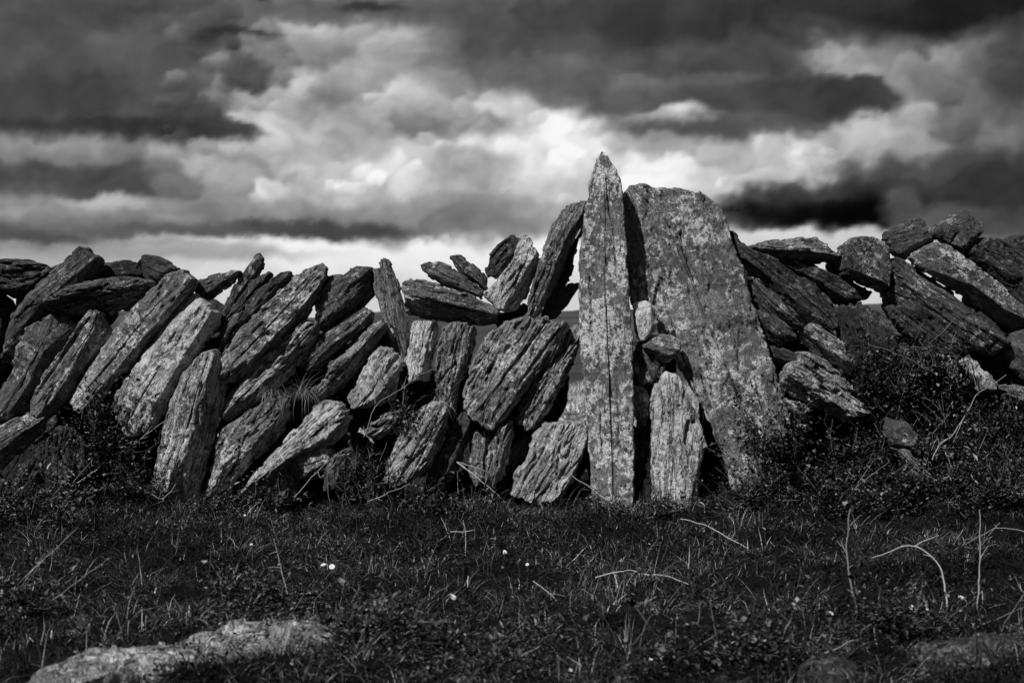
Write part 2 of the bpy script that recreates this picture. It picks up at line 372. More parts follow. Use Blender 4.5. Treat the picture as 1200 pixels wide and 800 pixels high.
# ------------------------------------------------------------------ stones
CROPS = dict(A=(0, 270, 4), B=(0, 430, 4), C=(220, 270, 4), D=(220, 430, 4), E=(440, 220, 4), F=(440, 400, 4),
             G=(670, 170, 4), H=(670, 350, 3.2), I=(850, 230, 5), J=(850, 370, 5), K=(1000, 230, 5), L=(1000, 370, 3.48), P=(0, 0, 1))
GROUP = 'stones of the dry stone wall'
def stone(label, crop, pts, Y, th=None, tone=.2, lich=.4, grain=.7, ridge=.35, under=1.0, tilt=0., rough=1.0, axis=None,
          name='wall_stone', cat='stone', group=GROUP, seed=None, bev=.10, side=None, facets=4, cracks=(), layer=1.0, step=.0054):
    """closed, thick stone. pts: outline seen from the front at distance Y. ridge: where the front face breaks towards the underside"""
    ox, oy, sc = CROPS[crop]
    P = np.array([(ox + a / sc, oy + b_ / sc) for a, b_ in pts], float)
    P = np.stack([(P[:, 0] - 600) / FPX * Y, CAM_Z + (400 - P[:, 1]) / FPX * Y], -1)
    seed = (stone.count * 7.31) if seed is None else seed; stone.count += 1
    rg = np.random.default_rng(int(seed * 100) + 5)
    # resample the outline, with broken, angular edges
    Q = np.vstack([P, P[:1]]); L = np.r_[0, np.cumsum(np.linalg.norm(np.diff(Q, axis=0), axis=1))]
    N = int(max(60, min(560, L[-1] / step)))
    s = np.linspace(0, L[-1], N, endpoint=False)
    Bd = np.stack([np.interp(s, L, Q[:, 0]), np.interp(s, L, Q[:, 1])], -1)
    for _ in range(1): Bd = .25 * np.roll(Bd, 1, 0) + .5 * Bd + .25 * np.roll(Bd, -1, 0)
    cen = Bd.mean(0)
    if axis is None:
        ev, vec = np.linalg.eigh(np.cov((Bd - cen).T)); ax = vec[:, 1]
    else:
        ax = np.array([math.cos(math.radians(axis)), math.sin(math.radians(axis))])
    if ax[1] < 0: ax = -ax
    uu = np.array([ax[1], -ax[0]])                       # right-hand side of the upward axis
    B = Bd - cen; bu, bv = B @ uu, B @ ax
    area0 = np.sum(bu * np.roll(bv, -1) - np.roll(bu, -1) * bv)*(1 if (uu[0]*ax[1]-uu[1]*ax[0])>0 else -1)
    tn = np.roll(B, -1, 0) - np.roll(B, 1, 0); tn /= np.linalg.norm(tn, axis=1)[:, None] + 1e-9
    nrm = np.stack([tn[:, 1], -tn[:, 0]], -1)
    j = .0025 + .0085 * rough * fbm(bu * 16, bv * 11, seed, 5, .62) + (.0036 if name == 'wall_stone' else .0012) * rough * np.sign(fbm(bu * 26, bv * 18, seed + 9, 2))
    if area0 < 0: j = -j
    jj = np.stack([(nrm @ uu), (nrm @ ax)], -1) * j[:, None]
    bu = bu + jj[:, 0]; bv = bv + jj[:, 1]
    vmin, vmax = bv.min(), bv.max(); LL = vmax - vmin
    # centre line
    vs = np.linspace(vmin, vmax, 40); cu = []; hw = []
    for a in vs:
        w_ = np.abs(bv - a) < LL * .03 + .006
        cu.append((bu[w_].min() + bu[w_].max()) / 2); hw.append((bu[w_].max() - bu[w_].min()) / 2)
    k = np.ones(9) / 9
    cu = np.convolve(np.pad(cu, 4, 'edge'), k, 'valid'); hwm = float(np.median(hw))
    hws = np.convolve(np.pad(hw, 4, 'edge'), k, 'valid')
    if th is None: th = hwm * .62
    if name == 'wall_stone': grain *= rg.uniform(.6, 1.25); layer *= rg.uniform(.55, 1.35)
    fq = rg.uniform(11, 30)
    m = min(hwm * .85, LL * .45)
    sv = np.clip(bv, vmin + m, vmax - m) * .97 + .03 * bv
    su = np.interp(sv, vs, cu) + (bu - np.interp(bv, vs, cu)) * .04
    R = int(max(9, min(34, hwm / (step * .95)))) + 3
    f = (np.arange(R + 1) / R) ** 1.25
    pu = bu[None] + (su - bu)[None] * f[:, None]; pv = bv[None] + (sv - bv)[None] * f[:, None]
    d = np.hypot(bu[None] - pu, bv[None] - pv)
    dd = np.minimum(d, 1.0)
    bw = max(.012, hwm * bev)
    e = np.sqrt(np.clip(1 - (1 - np.clip(dd / bw, 0, 1)) ** 2, 0, 1))
    down = 1.0 if uu[1] < 0 else -1.0                      # which side of the axis faces the ground
    if side is not None: down = side
    ucn = (pu - np.interp(pv, vs, cu)) / np.maximum(np.interp(pv, vs, hws), hwm * .35) * down
    face = np.ones_like(ucn) - tilt * (ucn) * .5
    rl = ridge + .12 * fbm(pv * 5, seed, 3.1, 2)
    drop = np.clip((ucn - rl) / np.maximum(1 - rl, .1), 0, 1.2)
    h = np.minimum(face, face - under * drop * .95 + .03)
    # a few broken facets
    for q_ in range(facets):
        a = rg.uniform(0, 2 * math.pi); off = rg.uniform(.25, .8); sl = rg.uniform(.5, 1.5)
        dist = (math.cos(a) * ucn + math.sin(a) * (pv - (vmin + vmax) / 2) / (LL / 2)) - off
        h = np.minimum(h, 1.0 - sl * dist - 0.05 * 0)
    h = np.maximum(h, .12)
    W_ = th * e * h
    # foliation: plates, grooves, partings along the axis
    wv = pv + .02 * fbm(pu * 9, pv * 9, seed, 2)
    uw = pu + .012 * fbm(pu * 6, pv * 4, seed + 2, 2)
    g = grain
    n1 = fbm(uw * fq, wv * fq * .16, seed + 1, 4, .6)
    st = n1 * 3.2; stair = (np.floor(st) + np.clip((st - np.floor(st)) / .16, 0, 1)) / 3.2
    disp = layer * (.017 * g * stair + .004 * g * n1)
    n2 = fbm(uw * 12, wv * 1.9, seed + 4, 3, .55)
    disp -= .016 * g * layer * np.exp(-(n2 / .030) ** 2)
    # angular broken facets: cells drawn out along the axis, each with its own level and tilt
    for (cu_, cv_, a_lv, a_tl) in ((.055, .19, .0060, .13), (.018, .060, .0022, .12)):
        nc = int(max(6, min(900, 4.2 * hwm * LL / (cu_ * cv_) * 1.6)))
        sx_ = rg.uniform(bu.min() - .02, bu.max() + .02, nc); sy_ = rg.uniform(vmin - .02, vmax + .02, nc)
        qx = (uw + .010 * fbm(pu * 28, pv * 22, seed + 12, 2)).ravel(); qy = pv.ravel()
        near_ = np.zeros(qx.size, int)
        for k0 in range(0, qx.size, 4000):
            k1 = k0 + 4000
            near_[k0:k1] = np.argmin(((qx[k0:k1, None] - sx_) / cu_) ** 2 + ((qy[k0:k1, None] - sy_) / cv_) ** 2, axis=1)
        lv = rg.uniform(-1, 1, nc); tu = rg.normal(0, a_tl, nc); tv = rg.normal(0, a_tl * .35, nc)
        cell = a_lv * lv[near_] + tu[near_] * (qx - sx_[near_]) + tv[near_] * (qy - sy_[near_])
        disp += layer * (.4 + .6 * g) * cell.reshape(pu.shape)
    disp += .0055 * rough * fbm(pu * 14, pv * 14, seed + 6, 5, .62) + .013 * rough * fbm(pu * 4.5, pv * 4.5, seed + 7, 2)
    lim = min(1.0, th / .06)
    disp = disp * np.clip(e, 0, 1) ** 1.0 * lim
    for (c0_, c1_, wd, dp) in cracks:                      # cracks given in photo pixels of the crop
        a_ = np.array([(ox + c0_[0] / sc - 600) / FPX * Y, CAM_Z + (400 - oy - c0_[1] / sc) / FPX * Y]) - cen
        b_ = np.array([(ox + c1_[0] / sc - 600) / FPX * Y, CAM_Z + (400 - oy - c1_[1] / sc) / FPX * Y]) - cen
        A2 = np.array([a_ @ uu, a_ @ ax]); B2 = np.array([b_ @ uu, b_ @ ax])
        ab = B2 - A2
        tt = np.clip(((pu - A2[0]) * ab[0] + (pv - A2[1]) * ab[1]) / (ab @ ab), 0, 1)
        du = pu - A2[0] - tt * ab[0] + .004 * fbm(pv * 40, pu * 10, seed, 3); dv = pv - A2[1] - tt * ab[1]
        disp -= dp * np.exp(-(np.hypot(du, dv) / (wd * (.5 + .8 * np.sin(tt * math.pi)))) ** 2)
    W_ = np.maximum(W_ + disp, .02 * th * e)
    # back
    bth = th * .9
    fb = f[1:][::2]; 
    pub = bu[None] + (su - bu)[None] * fb[:, None]; pvb = bv[None] + (sv - bv)[None] * fb[:, None]
    db = np.hypot(bu[None] - pub, bv[None] - pvb)
    eb = np.sqrt(np.clip(1 - (1 - np.clip(db / (bw * 1.6), 0, 1)) ** 2, 0, 1))
    Wb = -bth * eb * (.9 + .25 * fbm(pub * 6, pvb * 6, seed + 8, 3))
    Vt = np.concatenate([np.stack([pu, -W_, pv], -1).reshape(-1, 3), np.stack([pub, -Wb, pvb], -1).reshape(-1, 3)])
    n = N; rows = [np.arange(n) + r * n for r in range(R + 1)]; rb = [np.arange(n) + (R + 1 + r) * n for r in range(len(fb))]
    quads = []
    def strip(a, b_, flip):
        a1, b1 = np.roll(a, -1), np.roll(b_, -1)
        quads.append(np.stack([a, b_, b1, a1] if flip else [a, a1, b1, b_], -1))
    # orientation of the outline
    area = np.sum(bu * np.roll(bv, -1) - np.roll(bu, -1) * bv)
    fl = area < 0
    for r in range(R): strip(rows[r], rows[r + 1], fl)
    prev = rows[0]
    for r in rb: strip(prev, r, not fl); prev = r
    # close the two spines
    V2 = list(Vt); c_f = len(Vt)
    tris = []
    def cap(row, flip):
        # the inner ring is nearly a line: close it with a fan to its centroid
        c = Vt[row].mean(0); V2.append(c); ci = len(V2) - 1
        r1 = np.roll(row, -1)
        cc = np.full(n, ci)
        tris.append(np.stack([row, cc, r1] if flip else [row, r1, cc], -1))
    cap(rows[R], fl); cap(rb[-1], not fl)
    me = mesh_np(name, np.array(V2), np.concatenate(quads), np.concatenate(tris))
    o = link(name, me, M_STONE)
    o.location = (cen[0], Y, cen[1])
    # local X -> uu, local Z -> ax (rotation about world Y)
    o.rotation_euler = (0, math.atan2(ax[0], ax[1]), 0)
    o.color = (tone * (1.8 if tone > .22 else 1.5 if tone > .14 else 1.05), lich, grain, 1)  # paler stones lifted further: sunlit brightness and edge darkening painted into tone
    tag(o, label, cat, group)
    return o
stone.count = 0

# ---- left end
T = stone
T('flat layered capstone jutting in from the left edge, topmost at far left', 'A', [(-160,150),(0,143),(60,138),(130,140),(190,152),(215,170),(248,185),(240,205),(200,235),(130,320),(60,310),(0,275),(-160,290)], 7.02, .14, .14, .2, 1.0, ridge=.55, facets=1)
T('dark broad-topped stone leaning right, peak of the left end of the wall', 'A', [(380,75),(405,78),(430,105),(470,125),(492,150),(445,190),(425,240),(330,300),(270,345),(190,440),(130,540),(80,640),(30,600),(35,540),(45,470),(75,390),(150,300),(250,195),(300,150),(340,105)], 7.0, .1, .115, .3, .6)
T('dark humped stone wedged high between two top stones near the left end', 'A', [(425,205),(490,160),(560,142),(640,148),(670,185),(700,228),(560,240),(480,245),(415,250)], 7.16, .08, .07, .1, .6)
T('wide flat stone bridging two leaning stones, pale upper edge and black underside', 'A', [(245,330),(380,250),(470,238),(560,222),(690,228),(738,262),(700,310),(640,370),(560,378),(440,370),(380,400),(280,400),(240,360)], 6.98, .15, .15, .3, 1.0, ridge=-.35, under=1.1, facets=0)
T('small dark tilted block on top of the long leaning slab near the left', 'A', [(650,150),(690,115),(740,125),(820,160),(850,190),(800,230),(770,250),(740,270),(700,235),(660,190)], 7.06, .08, .10, .2, .4)
T('long straight speckled slab leaning right, with a leafy plant over its foot', 'P', [(212,317),(220,318),(231,328),(225,342),(200,375),(175,405),(158,426),(130,452),(112,480),(90,480),(82,468),(86,460),(107,430),(130,395),(155,365),(180,340),(200,322)], 6.93, .09, .20, .5, .35, ridge=.62)
T('long pale blotched slab leaning right, right of the speckled slab', 'P', [(226,343),(233,346),(240,352),(257,366),(258,378),(240,402),(222,432),(210,455),(195,482),(172,508),(150,512),(140,495),(135,472),(150,445),(165,425),(180,400),(200,370),(215,350)], 6.95, .10, .27, .75, .6, ridge=.6)
T('narrow upright stone with a lit left face and black right side at the wall foot', 'P', [(240,412),(254,408),(266,430),(262,470),(249,520),(236,560),(226,592),(200,592),(176,582),(185,550),(194,500),(205,460),(217,435)], 6.87, .13, .23, .5, .9, ridge=.2, under=1.1, side=1)
T('rough pitted stone leaning right below the bridged flat stone', 'P', [(65,369),(82,372),(92,380),(86,402),(65,427),(48,457),(35,478),(20,492),(0,494),(-4,475),(8,455),(20,430),(22,405),(35,385)], 6.98, .09, .12, .4, .6, rough=1.5)
T('two-plated stone leaning right with pale top plate, left of the speckled slab', 'P', [(110,363),(118,365),(123,372),(127,385),(133,393),(114,420),(99,440),(89,460),(75,477),(55,490),(40,485),(40,470),(50,450),(62,430),(80,405),(95,385)], 6.95, .10, .19, .4, 1.0, cracks=[((112,372),(50,462),.006,.02)])
T('dark stone cut off by the left edge, under the layered capstone', 'P', [(-60,345),(0,340),(12,350),(20,368),(14,400),(5,440),(-10,475),(-60,470)], 7.1, .1, .07, .2, .6)
T('pale-topped stone at the left edge near the wall foot', 'P', [(-40,545),(-35,515),(0,500),(15,492),(32,484),(54,485),(52,505),(33,522),(15,537),(0,550)], 6.9, .09, .16, .5, .8)
T('ragged low stone behind plants at the foot of the left end', 'P', [(70,500),(85,503),(100,520),(102,545),(92,582),(60,588),(46,575),(52,550),(48,525)], 6.92, .08, .10, .3, 1.2)
T('small splintered stone low in the shade near the left edge', 'P', [(18,562),(24,545),(38,538),(50,545),(46,568),(36,590),(15,588)], 6.86, .07, .09, .3, 1.2)
T('dark stone in the bottom corner where the wall leaves the picture at left', 'P', [(-60,545),(-10,552),(10,562),(14,590),(0,605),(-60,608)], 6.9, .08, .07, .3, .7)

# ---- left of centre
T('small smooth wedge lying across the tops, pointing up to the right', 'C', [(30,270),(60,235),(140,205),(200,190),(250,190),(255,205),(220,240),(150,290),(100,330),(60,330),(35,300)], 7.05, .06, .12, .2, .5)
T('slim pointed stone with notched tip rising left of three leaning stones', 'C', [(325,112),(345,108),(358,130),(350,180),(325,230),(265,290),(225,360),(190,420),(170,450),(150,440),(155,390),(190,320),(230,250),(270,180),(300,140)], 7.08, .05, .13, .2, .9)
T('dark slim stone between the notched point and the narrow ribbed stone', 'C', [(385,198),(402,215),(385,245),(350,275),(300,345),(260,410),(220,480),(180,560),(158,570),(158,470),(185,400),(240,310),(300,235),(350,205)], 7.03, .06, .10, .2, 1.0)
T('narrow ribbed stone leaning right against the big smooth pointed slab', 'C', [(440,200),(480,195),(497,212),(455,270),(420,310),(350,390),(270,470),(205,560),(170,575),(165,520),(200,420),(280,330),(350,270),(400,225)], 6.99, .07, .13, .3, 1.0)
T('big smooth pointed slab leaning right, largest left of centre', 'C', [(620,155),(635,148),(655,185),(650,220),(625,275),(590,350),(545,425),(475,505),(405,585),(335,645),(250,705),(220,718),(150,690),(118,650),(160,600),(230,500),(300,420),(380,340),(440,280),(500,220),(570,175)], 6.92, .12, .18, .35, .6, ridge=.5, cracks=[((385,440),(360,520),.006,.014)])
T('finely cracked pale stone running down from under the big smooth slab', 'P', [(375,378),(373,397),(355,419),(340,439),(322,457),(302,474),(286,486),(268,493),(256,484),(260,472),(276,454),(282,442),(300,425),(320,408),(345,388),(360,374)], 6.94, .09, .27, .5, 1.3, ridge=.35)
T('rounded stone with white gaps either side at the top, beside the thin upright', 'C', [(780,170),(860,175),(878,190),(882,300),(830,355),(760,400),(700,440),(650,470),(620,470),(613,420),(612,310),(640,230),(680,215),(730,210)], 7.02, .12, .14, .3, .5, ridge=.4)
T('round-ended stone directly under the rounded top stone', 'C', [(790,370),(840,358),(872,390),(862,440),(800,495),(730,540),(680,590),(620,650),(560,665),(525,620),(560,560),(620,490),(700,440)], 7.0, .09, .14, .4, .9)
T('stone with jagged pale upper edge and black flank, left of the thin upright', 'C', [(915,410),(935,450),(905,515),(855,595),(785,675),(725,735),(660,785),(600,775),(580,750),(650,690),(670,620),(740,570),(800,510),(860,450)], 6.94, .10, .22, .4, 1.1, ridge=-.1, under=1.1)
T('thin forked-top upright stone standing at the gap left of the low lintel', 'P', [(446,305),(450,303),(456,305),(461,316),(468,335),(474,355),(479,385),(480,405),(474,425),(463,420),(455,395),(447,370),(442,350),(438,332),(437,318),(441,316),(445,320)], 7.0, .045, .17, .3, .9, side=1)
T('short pale pointed stone behind a thin twig, below the thin upright', 'P', [(446,407),(454,406),(464,412),(472,424),(468,442),(464,465),(448,474),(430,476),(412,478),(407,468),(420,445),(432,420)], 6.93, .07, .24, .5, .7)
T('knobbly stone with pitted face at the wall foot, second from the upright black-sided one', 'D', [(430,140),(470,170),(478,230),(445,300),(370,385),(290,450),(250,500),(210,570),(180,620),(110,620),(88,560),(110,500),(120,420),(150,300),(220,260),(300,200),(370,150)], 6.9, .10, .18, .55, .8, rough=1.6, ridge=.4)
T('bulky round-headed pale stone leaning right at the wall foot', 'D', [(640,150),(700,155),(745,190),(768,240),(735,310),(680,360),(580,395),(490,440),(450,490),(390,560),(330,620),(270,640),(245,600),(300,520),(380,430),(470,330),(550,250),(600,180)], 6.86, .12, .27, .6, .9, ridge=.45, rough=1.3, cracks=[((590,230),(420,420),.006,.02)])
T('egg-shaped stone tucked under the bulky round-headed stone', 'D', [(480,400),(560,385),(650,370),(695,400),(660,480),(570,540),(520,530),(490,505),(468,440)], 6.84, .06, .15, .4, .4)
T('small split stone at ground level under the egg-shaped stone', 'D', [(440,455),(490,500),(530,545),(500,630),(400,650),(375,590),(400,510)], 6.86, .05, .15, .4, 1.0)
T('small ragged stone half hidden by dry stems below the short pale one', 'P', [(428,505),(438,494),(452,485),(468,480),(473,490),(456,506),(440,516)], 6.86, .05, .19, .5, 1.2)
T('low dim stone poking out of the weeds left of the coarse-ribbed stone', 'P', [(378,548),(392,528),(408,532),(412,550),(400,575),(380,575)], 6.84, .05, .11, .4, .9)

# ---- centre
T('low lintel-like block with black underside, lying level in the skyline gap', 'E', [(125,445),(160,432),(260,440),(320,468),(400,485),(460,510),(540,545),(582,585),(562,640),(500,650),(420,640),(340,635),(240,610),(150,600),(138,560),(135,500)], 7.0, .17, .16, .3, .7, ridge=-.15, under=1.15, facets=1)
T('blunt stone lying on the lintel, pointing up to the left', 'E', [(210,360),(240,348),(275,362),(290,348),(350,370),(400,410),(450,440),(505,490),(500,520),(420,495),(330,465),(270,430),(220,390)], 7.03, .05, .13, .3, .9)
T('shorter flat stone propped above the blunt one on the lintel', 'E', [(350,322),(400,318),(440,350),(500,395),(527,430),(525,470),(510,482),(450,440),(395,400),(370,370)], 7.1, .045, .12, .2, .9)
T('crumbly dark stone leaning behind the brightest top stone', 'E', [(640,228),(670,232),(705,225),(690,290),(650,350),(610,400),(550,428),(525,412),(515,385),(530,330),(570,280),(600,250)], 7.12, .06, .10, .2, .9, rough=1.6)
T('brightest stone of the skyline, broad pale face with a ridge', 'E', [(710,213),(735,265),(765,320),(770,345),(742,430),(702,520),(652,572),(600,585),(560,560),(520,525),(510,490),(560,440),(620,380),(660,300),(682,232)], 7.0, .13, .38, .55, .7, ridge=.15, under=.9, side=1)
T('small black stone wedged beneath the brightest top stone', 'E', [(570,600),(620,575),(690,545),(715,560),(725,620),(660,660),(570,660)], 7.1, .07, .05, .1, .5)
T('tall dark stone leaning against the pointed standing stone', 'E', [(920,75),(960,66),(995,68),(1002,95),(985,150),(950,205),(905,290),(880,360),(850,450),(800,540),(745,615),(710,610),(725,500),(755,400),(780,310),(820,200),(870,110)], 6.97, .10, .145, .3, .8, ridge=.3, side=1)
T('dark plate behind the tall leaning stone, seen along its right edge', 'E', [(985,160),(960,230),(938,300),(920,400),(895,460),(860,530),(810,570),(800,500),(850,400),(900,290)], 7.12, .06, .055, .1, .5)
T('small smooth wedge resting between the tall leaner and the pointed standing stone', 'E', [(850,470),(900,455),(955,443),(957,470),(905,545),(845,605),(790,625),(775,595),(800,530)], 7.08, .05, .11, .2, .3)
T('short upright stone spotted with white lichen, under the lintel', 'P', [(485,378),(492,375),(502,375),(512,380),(512,398),(508,420),(503,445),(480,448),(474,425),(479,398)], 7.0, .07, .26, .95, .8)
T('upright ribbed stone with deep grooves, right of the white-spotted one', 'P', [(520,382),(535,377),(546,377),(557,385),(558,402),(552,422),(542,442),(537,462),(536,479),(524,490),(514,478),(511,450),(510,425),(513,400)], 6.95, .09, .20, .45, 1.4, ridge=.45, side=1)
T('coarse-ribbed bright stone at the wall foot below the grooved upright', 'F', [(270,285),(320,280),(352,320),(342,380),(322,450),(295,520),(250,600),(165,660),(90,685),(62,670),(35,655),(55,580),(95,470),(130,420),(170,340),(220,310)], 6.87, .11, .31, .5, 1.5, ridge=.6)
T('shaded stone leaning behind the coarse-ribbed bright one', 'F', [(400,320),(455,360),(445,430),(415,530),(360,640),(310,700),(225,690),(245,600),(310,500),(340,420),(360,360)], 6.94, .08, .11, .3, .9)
T('big many-layered slab with smooth scar near its lower tip, left of the standing stones', 'P', [(552,432),(543,462),(545,482),(557,494),(566,499),(575,505),(587,500),(602,477),(625,447),(645,425),(660,400),(666,382),(660,374),(652,378),(640,371),(630,376),(620,369),(605,373),(590,378),(575,390),(562,405),(557,418)], 6.9, .10, .21, .55, .95, ridge=.75, facets=1, axis=58, layer=.8,
  cracks=[((578,424),(570,448),.006,.025), ((655,385),(606,452),.006,.02), ((640,378),(590,440),.005,.016)])
T('narrow plate standing beside the many-layered slab on its right', 'P', [(662,388),(670,383),(678,381),(682,400),(670,432),(654,460),(639,487),(629,502),(618,505),(605,492),(607,478),(625,452),(645,425),(656,402)], 6.93, .07, .23, .55, 1.2, ridge=.5)
T('thin pale stone under the tip of the many-layered slab', 'F', [(470,430),(530,410),(548,430),(545,480),(520,560),(525,630),(470,680),(438,600),(450,500)], 6.93, .06, .20, .5, .8)
T('small upright stone right of the thin pale one under the layered slab', 'F', [(560,400),(640,370),(645,450),(625,540),(605,630),(565,670),(528,710),(512,650),(515,570),(540,470)], 6.9, .07, .17, .5, .8, side=1)
T('wide crackled pale stone at the foot of the pointed standing stone', 'F', [(740,440),(790,380),(860,375),(980,370),(998,400),(988,480),(965,560),(925,660),(870,735),(760,760),(635,710),(655,610),(700,560),(720,500)], 6.9, .10, .33, .6, 1.5, ridge=.8, axis=62, facets=1)
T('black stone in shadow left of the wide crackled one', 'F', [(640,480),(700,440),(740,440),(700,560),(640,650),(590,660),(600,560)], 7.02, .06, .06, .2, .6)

# ---- the two standing stones
T('tall pointed standing stone rising highest above the wall', 'P', [(701,186),(705,178),(709,184),(711,182),(716,190),(718,195),(723,205),(727,213),(729,225),(731,250),(733,290),(735,330),(738,370),(740,400),(741,450),(742,500),(742,560),(740,612),(698,612),(693,560),(689,500),(684,440),(680,390),(679,350),(680,300),(684,265),(688,240),(690,215),(694,202),(697,196)], 6.80, .10, .175, .70, .34,
  name='standing_stone', group='standing stones', ridge=-.66, under=.95, side=-1, tilt=0, facets=1, bev=.10, rough=1.5, axis=91, layer=1.1, cracks=[((709,212),(715,262),.006,.028), ((716,262),(722,330),.004,.018), ((690,300),(694,420),.004,.014), ((722,420),(724,520),.004,.018), ((702,450),(706,540),.005,.016)])
T('broad leaning standing slab with ragged flat top, beside the pointed one', 'P', [(730,226),(738,218),(753,217),(765,221),(785,222),(795,221),(805,223),(816,229),(818,225),(822,226),(830,236),(840,242),(848,255),(852,270),(860,295),(870,320),(878,350),(888,375),(895,400),(905,430),(915,460),(925,500),(938,560),(946,612),(868,612),(858,570),(845,525),(825,480),(805,445),(790,420),(777,398),(764,374),(740,356),(732,320),(729,290),(728,250)], 6.93, .11, .16, .62, .36,
  name='standing_stone', group='standing stones', ridge=-.62, under=.8, side=-1, facets=0, bev=.09, rough=1.9, axis=108, layer=1.5,
  cracks=[((795,272),(800,300),.007,.03), ((800,300),(812,332),.008,.04), ((772,325),(782,338),.006,.03), ((754,220),(764,236),.005,.02), ((818,228),(829,256),.006,.024), ((840,300),(850,330),.004,.018), ((770,335),(764,372),.007,.03), ((770,330),(800,420),.005,.02), ((800,420),(850,540),.005,.02), ((850,380),(872,450),.004,.022), ((820,440),(834,480),.006,.03), ((880,440),(893,490),.004,.02)])

# ---- in the slot between them
T('small white-blotched stone highest in the slot between the standing stones', 'H', [(235,20),(290,10),(315,40),(322,100),(290,145),(260,160),(235,125),(228,60)], 6.80, .05, .36, .95, .4)
T('angular little stone jammed in the slot, pointing right', 'H', [(265,160),(310,135),(350,130),(400,145),(405,180),(375,225),(340,240),(300,205),(270,188)], 6.82, .05, .18, .5, .5)
T('folded dark stone under the angular one in the slot', 'H', [(228,200),(270,183),(310,215),(352,250),(345,285),(300,315),(250,325),(228,290)], 6.86, .05, .15, .4, 1.0)
T('narrow pebble standing low in the slot against the pointed stone', 'H', [(236,328),(275,333),(292,370),(288,425),(268,475),(236,450)], 6.87, .035, .20, .6, .6)
T('thin dark sliver at the bottom of the slot between the standing stones', 'H', [(232,480),(280,488),(290,560),(268,700),(250,790),(228,790),(228,600)], 6.93, .03, .09, .3, .8)
T('knee-high pale stone with a dark hole, in front of the slot', 'H', [(350,272),(372,280),(400,288),(430,360),(470,430),(492,490),(490,560),(474,690),(462,790),(425,815),(370,812),(300,800),(258,800),(280,640),(303,500),(292,400),(308,325)], 6.86, .09, .34, .8, 1.0, ridge=-.62, side=-1, under=.9, facets=1, cracks=[((430,455),(420,540),.010,.05), ((445,455),(455,462),.010,.045), ((395,395),(397,402),.006,.02)])

# ---- right of the standing stones
T('long dark stone sloping down to the right from the broad slab', 'I', [(-10,200),(15,200),(45,225),(110,300),(220,345),(300,380),(400,460),(520,520),(600,600),(672,690),(650,760),(560,800),(460,755),(380,680),(260,570),(160,480),(90,390),(0,280)], 7.0, .12, .115, .35, .9, ridge=.35)
T('flat capstone with pale top lying level on the dark sloping stones', 'I', [(120,300),(200,275),(330,260),(420,250),(500,243),(560,280),(620,325),(668,352),(620,382),(530,394),(420,392),(300,372),(210,335)], 7.02, .12, .19, .3, .8, ridge=.05, under=1.1, facets=1)
T('dark blade-shaped stone under the level capstone, ending in a point', 'I', [(300,375),(400,380),(470,395),(600,440),(700,480),(800,530),(852,560),(820,600),(760,625),(690,650),(620,610),(520,530),(420,470),(330,430)], 7.06, .09, .085, .3, .8)
T('slim stone with a pale top edge nested against the broad slab', 'I', [(138,480),(180,478),(240,530),(330,610),(400,680),(462,752),(425,785),(330,745),(230,685),(170,610),(140,540)], 6.92, .08, .14, .3, 1.0, ridge=-.2, under=1.1)
T('stub of stone just below the slim pale-edged one', 'P', [(884,362),(895,364),(910,372),(925,382),(935,390),(931,399),(914,404),(898,395),(886,382)], 6.94, .06, .13, .4, .8)
T('hump-backed stone with a pale brow above the cloven boulder', 'J', [(430,80),(500,48),(560,70),(640,120),(700,190),(745,280),(765,360),(730,350),(640,280),(560,240),(500,200),(445,150)], 6.93, .09, .185, .5, .9, ridge=.3)
T('cloven boulder with bright flowing face, lower right of the broad slab', 'J', [(420,215),(470,212),(560,250),(640,310),(740,420),(800,500),(855,565),(760,590),(690,620),(620,570),(520,530),(440,490),(340,440),(315,370),(365,290),(425,260)], 6.86, .12, .24, .5, .9, ridge=.45, cracks=[((490,330),(560,410),.009,.04), ((610,430),(645,440),.006,.03), ((440,290),(490,330),.005,.018)])
T('dark tail of rock running down behind the cloven boulder', 'J', [(750,330),(800,350),(840,400),(895,500),(888,575),(830,580),(770,470)], 6.95, .07, .15, .5, .9)
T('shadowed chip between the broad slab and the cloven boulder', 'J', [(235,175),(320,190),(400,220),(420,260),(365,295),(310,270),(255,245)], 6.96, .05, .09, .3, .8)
T('little pale stone below the cloven boulder among leaves', 'J', [(345,488),(400,495),(450,515),(495,545),(475,595),(420,600),(380,560)], 6.85, .04, .18, .5, .7)
T('chunky cube-like stone with folded face between two white gaps', 'I', [(740,238),(800,250),(900,270),(950,290),(955,400),(945,500),(925,560),(840,545),(760,505),(680,465),(667,400),(668,330),(700,260)], 6.98, .14, .13, .45, .6, ridge=.6, rough=2.2)
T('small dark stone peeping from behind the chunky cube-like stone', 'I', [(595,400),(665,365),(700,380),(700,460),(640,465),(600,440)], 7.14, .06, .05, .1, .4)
T('squared dark stone balanced on one corner on the right skyline', 'K', [(172,235),(195,203),(280,160),(375,128),(400,170),(430,220),(458,272),(400,315),(330,355),(290,375),(240,352),(200,300)], 7.05, .08, .085, .3, .4)
T('rounded fan-shaped stone with a crack, highest on the right', 'K', [(445,220),(500,160),(560,110),(640,88),(700,130),(748,160),(745,210),(700,285),(640,350),(575,310),(550,280),(500,248),(450,240)], 7.05, .07, .085, .2, .3, ridge=.7, cracks=[((590,210),(550,285),.006,.022), ((655,92),(650,110),.004,.015)])
T('long straight light slab sloping down to the right edge', 'K', [(328,355),(400,310),(480,263),(540,290),(600,340),(680,400),(780,480),(880,570),(980,650),(1060,740),(1010,810),(880,745),(760,655),(640,575),(500,485),(380,415)], 6.92, .12, .142, .5, .45, ridge=.3, under=1.1)
